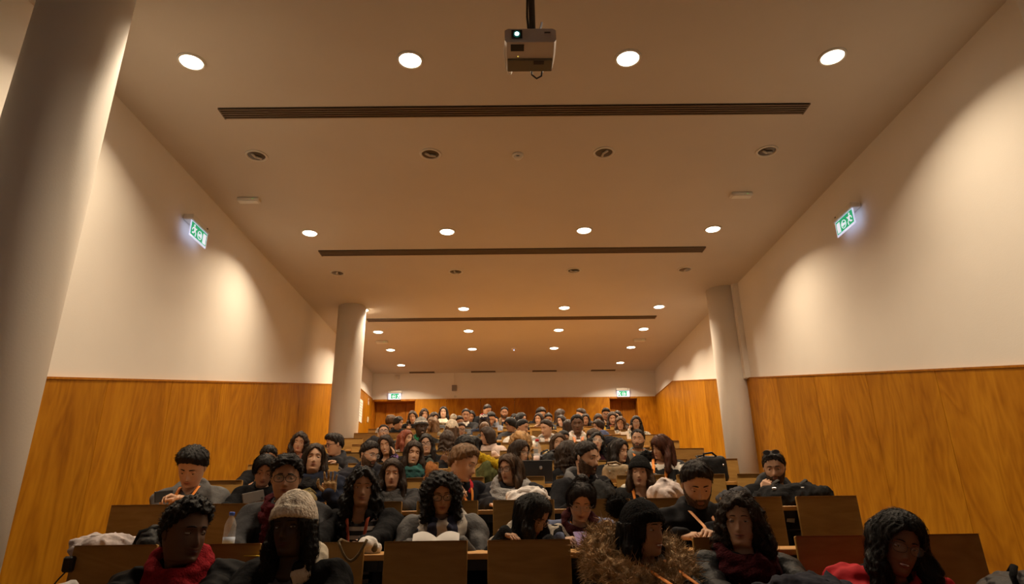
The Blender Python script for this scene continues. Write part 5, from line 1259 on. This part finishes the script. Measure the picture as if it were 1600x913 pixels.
P(10, 947, 647, 18, 0, 12, 0, 'tan', ('quiff', 'black', dict(t=.012)), T_('coat', BLK, open=.04, shirt=WHITE), 'man with glasses and black quiff beside the narrow door', True, .0, 0, [('glasses', (.012, .012, .012), 1.05)], smile=0, eyes=0)
P(10, 965, 651, 17, -20, 4, 0, 'light', ('long', 'dk', dict(L=.20, t=.010)), T_('coat', DGREY), 'dark haired woman holding a phone at the narrow door', False, .0, 0, [], smile=0)

# ================================================================== THINGS ON THE DESKS
def on_desk(k, u, v=None, dy=.18):
    "point on desk k below pixel column u"
    p = onY(u, v if v else 800, rowY(k)+dy); return np.array([p[0], rowY(k)+dy, deskZ(k)])
def pile(name, label, cat, k, u0, u1, vtop, col, kind='cotton', seed=1, depth=.13, dy=.19, h=.011, rough=1.0, zdrop=0.0, extra=None, part=None):
    "soft heap of clothing or a limp bag lying on desk k, spanning pixel columns u0-u1 and reaching up to row vtop"
    a = on_desk(k, u0, None, dy); b = on_desk(k, u1, None, dy); zt = onY((u0+u1)/2, vtop, rowY(k)+dy)[2]
    c = (a+b)/2; w = abs(b[0]-a[0])/2; H = max(.04, zt-deskZ(k)); g = np.random.default_rng(seed)
    z0 = -zdrop
    lum = [((g.uniform(-.5, .5)*w, g.uniform(-.4, .4)*depth, H*g.uniform(.2, .5)), (w*g.uniform(.35, .6), depth*g.uniform(.4, .7), H*g.uniform(.35, .55))) for _ in range(4)]
    def fn(P):
        d = sd_ell(P, (0, 0, H*.30), (w, depth, H*.66))
        for q, r in lum: d = smin(d, sd_ell(P, q, r), .04)
        d = d+rough*(.012*snoise(P*np.array([1, .5, 1], np.float32), .11, seed, 5)+.006*np.sin(P[..., 0]*70+5*snoise(P, .12, seed+2))+.004*snoise(P, .045, seed+3, 5))
        return np.maximum(d, z0-P[..., 2])
    V, Fq = sd_mesh(fn, (-w-.04, -depth-.05, z0-.01), (w+.04, depth+.05, H*1.2+.03), h)
    t = thing(name, label, cat, c+np.array([0, 0, .001])); link(part or 'cloth', to_mesh(part or 'cloth', V, Fq, fabric(col, kind), True), t)
    if extra: extra(t, w, depth, H)
    return t
def collar(col, kind='cotton'):
    def f(t, w, dp, H):
        MB().tube([(-w*.7, -dp*.2, H*.55), (-w*.3, -dp*.55, H*.8), (w*.1, -dp*.5, H*.82), (w*.45, -dp*.2, H*.62)], [.012, .018, .018, .010], 8, flat=.5).build('sleeve', fabric(col, kind), t, smooth=True)
    return f
def straps(col, n=1, buckle=False):
    def f(t, w, dp, H):
        for i in range(n):
            x = (-.35+.7*i/max(1, n-1)) * w if n > 1 else 0
            MB().tube([(x-.05, -dp*.7, H*.45), (x-.04, -dp*.5, H*.95), (x+.02, -dp*.1, H*1.12), (x+.05, dp*.4, H*.9)], .011, 8, flat=.35).build('strap', fabric(col, 'cotton'), t, smooth=True)
            if buckle: MB().box((x-.045, -dp*.62, H*.72), (.028, .012, .02), bev=.003).build('buckle', M_CHROME, t)
    return f
# desk of the second row (behind the front seat backs)
pile('jacket', 'pale grey jacket lying on the desk beside the empty end seat', 'jacket', 0, 128, 232, 834, (.50, .44, .44), 'cotton', 3, .12, .2, extra=collar((.55, .49, .48)))
pile('pouch', 'small black pouch next to the pale grey jacket', 'pouch', 0, 226, 262, 829, (.010, .010, .011), 'leather', 4, .08, extra=straps((.012, .012, .012)), part='pouch_body')
pile('tissue', 'crumpled white tissue beside the striped top woman', 'tissue', 0, 564, 592, 846, (.62, .60, .58), 'cotton', 5, .06, .14, .007, 1.3, part='paper')
# front desk things
pile('coat', 'dark blue-grey coat on the front desk before the wavy haired woman', 'coat', -1, 1165, 1335, 896, (.035, .037, .05), 'cotton', 6, .15, .2, extra=collar((.03, .032, .045)))
pile('bag', 'black and grey bag at the end of the front desk', 'bag', -1, 1505, 1640, 894, (.045, .04, .04), 'leather', 7, .16, .2, extra=straps((.012, .012, .013), 2), part='bag_body')
pile('cloth_bundle', 'small white cloth on the front desk before the red scarf man', 'cloth', -1, 110, 155, 911, (.6, .57, .55), 'cotton', 8, .1, .2)
# third row desk
pile('handbag', 'small olive handbag behind the burgundy scarf', 'handbag', 1, 462, 492, 768, (.16, .12, .045), 'leather', 9, .08, extra=straps((.12, .09, .03)), part='bag_body')
pile('coat', 'crumpled white coat on the desk by the grey scarf woman', 'coat', 1, 788, 860, 762, (.58, .54, .52), 'cotton', 10, .13, extra=collar((.6, .56, .54)))
pile('backpack', 'dark grey backpack on the desk beside the profile beard', 'backpack', 1, 922, 964, 755, (.03, .03, .03), 'cotton', 11, .12, extra=straps((.02, .02, .02), 2, True), part='bag_body')
pile('coat', 'pinkish white coat heaped beside the black pompom beanie girl', 'coat', 1, 1016, 1072, 750, (.58, .50, .48), 'cotton', 12, .13, extra=collar((.60, .53, .50)))
pile('jacket', 'dark grey jacket on the desk beside the man with sunglasses', 'jacket', 1, 1126, 1176, 764, (.045, .045, .05), 'shiny', 13, .13, extra=collar((.05, .05, .055)))
pile('backpack', 'large black backpack under the elbows of the man with sunglasses', 'backpack', 1, 1176, 1302, 755, (.016, .016, .017), 'cotton', 14, .14, .22, extra=straps((.05, .048, .046), 2, True), part='bag_body')
# fourth row desk
pile('coat', 'rust brown coat on the desk by the teal scarf', 'coat', 2, 660, 683, 722, (.22, .085, .025), 'knit', 15, .10, extra=collar((.24, .09, .03)))
t = pile('coat', 'green coat with a mustard scarf hanging over the seat gap', 'coat', 2, 744, 778, 722, (.075, .08, .03), 'cotton', 16, .12, .14, zdrop=.02)
sc = onY(766, 718, rowY(2)+.14)
V, Fq = sd_mesh(lambda P: sd_cap(P, (-.09, 0, .02), (.08, -.03, -.06), .04, .045, (1, 1.2, 1))+.006*np.sin(P[..., 0]*160)+.004*snoise(P, .05, 5), (-.16, -.12, -.14), (.16, .1, .1), .009)
tag(link('knit_scarf', to_mesh('knit_scarf', V, Fq, fabric((.42, .27, .012), 'knit'), True), None, sc), 'mustard yellow ribbed knit scarf on the green coat', 'scarf')
# fifth row desk
pile('backpack', 'black backpack before the laughing woman with cream fur hood', 'backpack', 3, 845, 875, 707, (.014, .014, .016), 'leather', 17, .12, extra=straps((.03, .03, .034), 2, True), part='bag_body')
pile('jacket', 'dark jacket spread on the desk near the white column', 'jacket', 5, 562, 600, 683, (.022, .022, .026), 'cotton', 18, .14, extra=collar((.02, .02, .024)), h=.015)
pile('jacket', 'black jacket lying on the desk below the denim one', 'jacket', 5, 941, 981, 682, (.014, .014, .018), 'shiny', 19, .13, extra=collar((.02, .02, .024)), h=.015)
pile('denim_jacket', 'blue denim jacket heaped on the desk below the yellow card', 'jacket', 6, 937, 960, 671.5, (.10, .12, .22), 'cotton', 20, .12, extra=collar((.11, .13, .24)), h=.015)
pile('jumper', 'white and black clothes on the desk beside the wide door', 'clothes', 7, 579, 593, 671.5, (.5, .47, .44), 'knit', 21, .12, extra=collar((.03, .03, .03)), h=.015)
# beige handbag and black bags with a firm shape
def handbag(label, k, u0, u1, vtop, col, dy=.19, d=.10, kind='leather', handles=2, lid=True, name='handbag', studs=True):
    a = on_desk(k, u0, None, dy); b = on_desk(k, u1, None, dy); zt = onY((u0+u1)/2, vtop, rowY(k)+dy)[2]; c = (a+b)/2; w = abs(b[0]-a[0])/2; H = zt-deskZ(k)
    def fn(P):
        s_ = 1-.16*np.clip(P[..., 2]/H, 0, 1)
        q = P/np.stack([s_, 1+0*s_, 1+0*s_], -1)
        return sd_box(q, (0, 0, H/2), (w, d, H/2), .045)+.003*snoise(P, .09, 7)
    V, Fq = sd_mesh(fn, (-w-.02, -d-.02, 0), (w+.02, d+.02, H+.02), .009)
    t = thing(name, label, 'bag', c+np.array([0, 0, .001])); m = fabric(col, kind); link('bag_body', to_mesh('bag_body', V, Fq, m, True), t)
    if lid: MB().tube([(-w*.82, -d*.5, H*.93), (0, -d*.65, H*.985), (w*.82, -d*.5, H*.93)], .005, 6).build('zip', plain('zip_metal', (.3, .25, .18), .4, .6), t)
    if studs:
        for sx in (-1, 1): MB().sphere((sx*w*.55, -d-.001, H*.62), (.008, .004, .008)).build('stud', M_CHROME, t)
    for i in range(handles): MB().tube([(-w*.5, (i*2-1)*d*.45, H*.9), (-w*.62, (i*2-1)*d*.9, H*1.06), (-w*.1, (i*2-1)*d*1.0, H*1.10), (w*.4, (i*2-1)*d*.6, H*.92)], .008, 8).build('handle', m, t, smooth=True)
    return t
handbag('beige leather handbag standing before the long dark haired woman', 2, 943, 990, 727, (.26, .19, .11), handles=1)
handbag('large black holdall with shiny buckles on the desk near a column', 2, 1094, 1142, 714, (.014, .014, .015), handles=2, d=.12, name='holdall')
# laptop seen from behind
c = on_desk(2, 835, None, .12); t = thing('laptop', 'black laptop seen from behind before the woman with glasses', 'laptop', c)
wl_ = .155
MB().box((0, .10, .010), (2*wl_, .2, .016), bev=.004).build('keyboard_base', M_BLACK, t)
MB().box((0, .0, .095), (2*wl_, .010, .19), bev=.003, R=rotm('x', .12)).build('screen_lid', plain('lid_black', (.012, .012, .014), .4), t)
MB().sphere((.06, -.018, .13), (.012, .003, .014)).build('lid_mark', M_CHROME, t)
# bottles
def bottle(label, k, u, vtop, cap, dy=.16, fill=.28, name='water_bottle', lab=(.62, .66, .74)):
    c = on_desk(k, u, None, dy); H = onY(u, vtop, rowY(k)+dy)[2]-deskZ(k); s = H/.235
    t = thing(name, label, 'bottle', c); r = .033*s
    prof = [(r*.9, 0), (r, .008*s)]
    for i in range(8): z = (.02+.018*i)*s; prof += [(r, z), (r*.955, z+.005*s), (r, z+.010*s)]
    prof += [(r*.97, .165*s), (r*.72, .19*s), (.014*s, .208*s), (.0135*s, .220*s)]
    MB().lathe(prof, n=20).build('bottle_body', M_GLASS, t, smooth=True)
    MB().lathe([(.0155*s, .215*s), (.016*s, .233*s), (.012*s, .236*s)], n=16).build('cap', plain('cap_%d' % int(cap[0]*99), cap, .4), t, smooth=True)
    MB().lathe([(r*1.012, .050*s), (r*1.012, .098*s)], n=20).build('paper_label', plain('label_%d' % int(lab[0]*99), lab, .6), t, smooth=True)
    MB().lathe([(r*.86, .004*s), (r*.93, .012*s), (r*.93, fill*H)], n=16).build('water', plain('water', (.7, .75, .8), .05, alpha=.25), t, smooth=True)
bottle('clear water bottle with a blue cap on the desk', 0, 363, 800.5, (.03, .10, .55), lab=(.45, .55, .72))
bottle('clear bottle with a red cap beside the blonde curls', 3, 842, 686.5, (.55, .02, .02), fill=.5, lab=(.75, .6, .58))
# papers, leaflets, phones
def slab(name, label, cat, loc, size, mats, rz=0, rx=0, ry=0, parts=()):
    t = thing(name, label, cat, loc, (rx, ry, rz)); MB().box((0, 0, size[2]/2), size, bev=min(.002, size[2]*.3)).build(parts[0] if parts else 'sheet', mats[0], t)
    for i, (c_, s_) in enumerate(parts[2] if len(parts) > 2 else ()): MB().box(c_, s_).build(parts[1], mats[1], t)
    return t
M_YEL, M_PINK = plain('print_yellow', (.80, .58, .02), .5), plain('print_red', (.62, .06, .08), .5)
def leaflet(label, k, u, dy, rz):
    c = on_desk(k, u, None, dy); slab('leaflet', label, 'leaflet', c+np.array([0, 0, .001]), (.15, .21, .003), [M_YEL, M_PINK], rz, 0, 0, ('sheet', 'print', [((0, .06, .004), (.15, .07, .002)), ((.03, -.02, .004), (.05, .03, .002))]))
leaflet('yellow and red leaflet on the desk before the striped top', 0, 528, .14, .3)
leaflet('yellow and red leaflet beside the burgundy scarf man', 0, 418, .10, -.4)
c = on_desk(0, 682, None, .20); t = thing('notebook', 'open white papers read by the woman with big black curls', 'papers', c+np.array([0, 0, .022]), (.62, 0, .05))
for s in (-1, 1):
    V = []; n_ = 8
    for i in range(n_+1):
        q = i/n_; V += [(s*q*.115, -.07, .045*math.sin(q*2.4)*(1-.3*q)+.004), (s*q*.115, .07, .045*math.sin(q*2.4)*(1-.3*q)+.004)]
    V += [(x, y, z-.004) for x, y, z in V]; m_ = 2*(n_+1)
    Fc = [[2*i, 2*i+1, 2*i+3, 2*i+2] for i in range(n_)]+[[m_+2*i+2, m_+2*i+3, m_+2*i+1, m_+2*i] for i in range(n_)]+[[2*i, 2*i+2, m_+2*i+2, m_+2*i] for i in range(n_)]+[[2*i+1, m_+2*i+1, m_+2*i+3, 2*i+3] for i in range(n_)]
    pg = MB().add(V, Fc).build('page', plain('dull_paper', (.42, .40, .38), .85), t, smooth=True)
def phone(label, row, u, v, dy, rot, ly, glow=None, col=(.012, .012, .013)):
    c = onY(u, v, rowY(row)-.33-ly-dy); t = thing('phone', label, 'phone', c, rot)
    MB().box((0, 0, 0), (.072, .009, .148), bev=.003).build('case', plain('phone_%d' % int(col[2]*999), col, .3), t)
    MB().box((0, .0052, 0), (.064, .001, .136)).build('screen', plain('phone_screen', (.02, .02, .025), .1, emit=(.5, .6, .8), es=.6), t)
    MB().box((.02, -.0052, .055), (.014, .001, .014)).build('camera_lens', M_BLACK, t)
phone('black phone held sideways by the man in the grey hoodie', 2, 256, 776, .20, (-.9, 1.4, .3), .16)
phone('phone held by the woman with cream fur collar', 2, 396, 777, .22, (-.6, 1.3, .1), .10, None, (.10, .09, .085))
phone('lilac phone in the hands of the woman with the half bun', 1, 910, 843, .24, (-1.1, 0, .1), .10, None, (.20, .14, .30))
phone('dark phone raised beside the woman in pink scarf', 9, 963, 655, .08, (0, 0, 0), .0)
c = onY(1234, 822, rowY(1)+.12); slab('leaflet', 'white printed sheet on the shelf under the desk', 'leaflet', (c[0], rowY(1)+.10, deskZ(1)-SHELF_DROP+.052), (.055, .004, .10), [M_PAPER, plain('print_grey', (.5, .48, .45), .8)], .2, .3, .1, ('sheet', 'print', [((0, -.003, .05), (.03, .001, .02))])).location
for lb, k, u, dy, sz, rz in (('folded white sheets on the desk below the white-hooded man', 5, 893, .2, (.16, .12, .02), .1), ('white paper on the desk between the lettered hat and the woman in profile', 6, 784, .15, (.12, .18, .012), 0),
                             ('pale papers behind the red-capped bottle', 3, 836, .26, (.10, .14, .05), .3), ('white sheet before the woman in the patterned blouse', 6, 985, .2, (.12, .02, .12), .1)):
    slab('paper_stack', lb, 'papers', on_desk(k, u, None, dy)+np.array([0, 0, .001]), sz, [M_PAPER, plain('print_grey', (.5, .48, .45), .8)], rz, 0, 0, ('sheets', 'print', [((0, 0, sz[2]+.001), (sz[0]*.6, sz[1]*.5, .001))]))
c = on_desk(7, 947.5, None, .14); slab('card', 'bright yellow card standing upright on the desk', 'card', c, (.145, .006, .125), [M_YEL, M_YEL], .05, -.12, 0, ('sheet', 'foot', [((0, .03, .004), (.12, .06, .004))]))
c = on_desk(8, 867, None, .2); t = thing('flower_pot', 'small yellow blossom in a dark cup', 'plant', c)
MB().lathe([(.03, 0), (.038, .05), (.034, .05)], n=14).build('cup', fabric((.03, .03, .02), 'leather'), t, smooth=True)
for i in range(7): MB().sphere((.022*math.cos(i*.9), .022*math.sin(i*.9), .065+.008*(i % 3)), (.014, .014, .010), 8, 5).build('petal', plain('petal_yellow', (.55, .45, .03), .6), t, smooth=True)
c = on_desk(8, 883, None, .15); t = thing('drink_cup', 'clear cup with an orange straw', 'cup', c)
MB().lathe([(.025, 0), (.032, .08), (.030, .08)], n=16).build('cup', M_GLASS, t, smooth=True); MB().tube([(.005, 0, .005), (.012, -.005, .13)], .006, 8).build('straw', plain('straw_orange', (.8, .2, .04), .5), t)
# bag strap hung over a front seat back, and the little black box with a cord on the end seat
x = onY(553, 850, rowY(0))[0]; t = thing('shoulder_bag', 'olive shoulder bag behind the seat back with its strap looped over', 'bag', (x, rowY(0)+.13, deskZ(0)+.001))
MB().tube([(-.065+.13*q, -.155-.012*math.sin(math.pi*q), .055-.085*math.sin(math.pi*q)+.012*q) for q in np.linspace(0, 1, 13)], .0065, 8, flat=.5).build('strap', fabric((.14, .10, .05), 'leather'), t, smooth=True)
MB().tube([(-.065, -.155, .055), (-.063, -.12, .066), (-.03, -.02, .04)], .0065, 8).build('strap_end', fabric((.14, .10, .05), 'leather'), t, smooth=True)
V, Fq = sd_mesh(lambda P: sd_box(P, (0, .02, .025), (.09, .06, .025), .02)+.004*snoise(P, .06, 3), (-.12, -.06, 0), (.12, .1, .07), .009); link('bag_body', to_mesh('bag_body', V, Fq, fabric((.10, .075, .04), 'leather'), True), t)
p = onY(108, 882, rowY(0)+.0); t = thing('power_box', 'little black box with a dangling cord on the end seat', 'box', p)
MB().box((0, 0, 0), (.046, .04, .068), bev=.008).build('housing', M_BLACK, t)
MB().tube([(-.01, 0, -.034), (-.03, -.004, -.06), (-.05, -.006, -.09), (-.052, -.006, -.13), (-.06, -.006, -.2), (-.05, 0, -.4)], .0035, 6).build('cord', M_BLACK, t)
MB().box((-.058, -.006, -.12), (.022, .016, .03), bev=.005).build('plug', M_BLACK, t)

# ------------------------------------------------------------------ a label of its own for each seat that can be told apart
nick = lambda l: ' '.join(l.split()[:9]).rstrip(',')
used_l = set()
for k, x, t in SEATS:
    if k > 3: continue
    occ = sorted((abs(px_-x), l) for r_, px_, l in SIT if r_ == k)
    beh = sorted((abs(px_-x), l) for r_, px_, l in SIT if r_ == k+1)
    if occ and occ[0][0] < .26: lb = 'plywood seat under the '+nick(occ[0][1])
    elif beh and beh[0][0] < .30: lb = 'empty plywood seat before the '+nick(beh[0][1])
    else: lb = 'empty plywood seat at the %s end of the %s row' % ('column' if x < 0 else 'bare wall', row_words[k])
    if lb in used_l: lb = lb.replace('plywood seat under', 'plywood seat next to').replace('plywood seat before', 'plywood seat half before')
    if lb in used_l: continue
    used_l.add(lb); t['label'] = lb
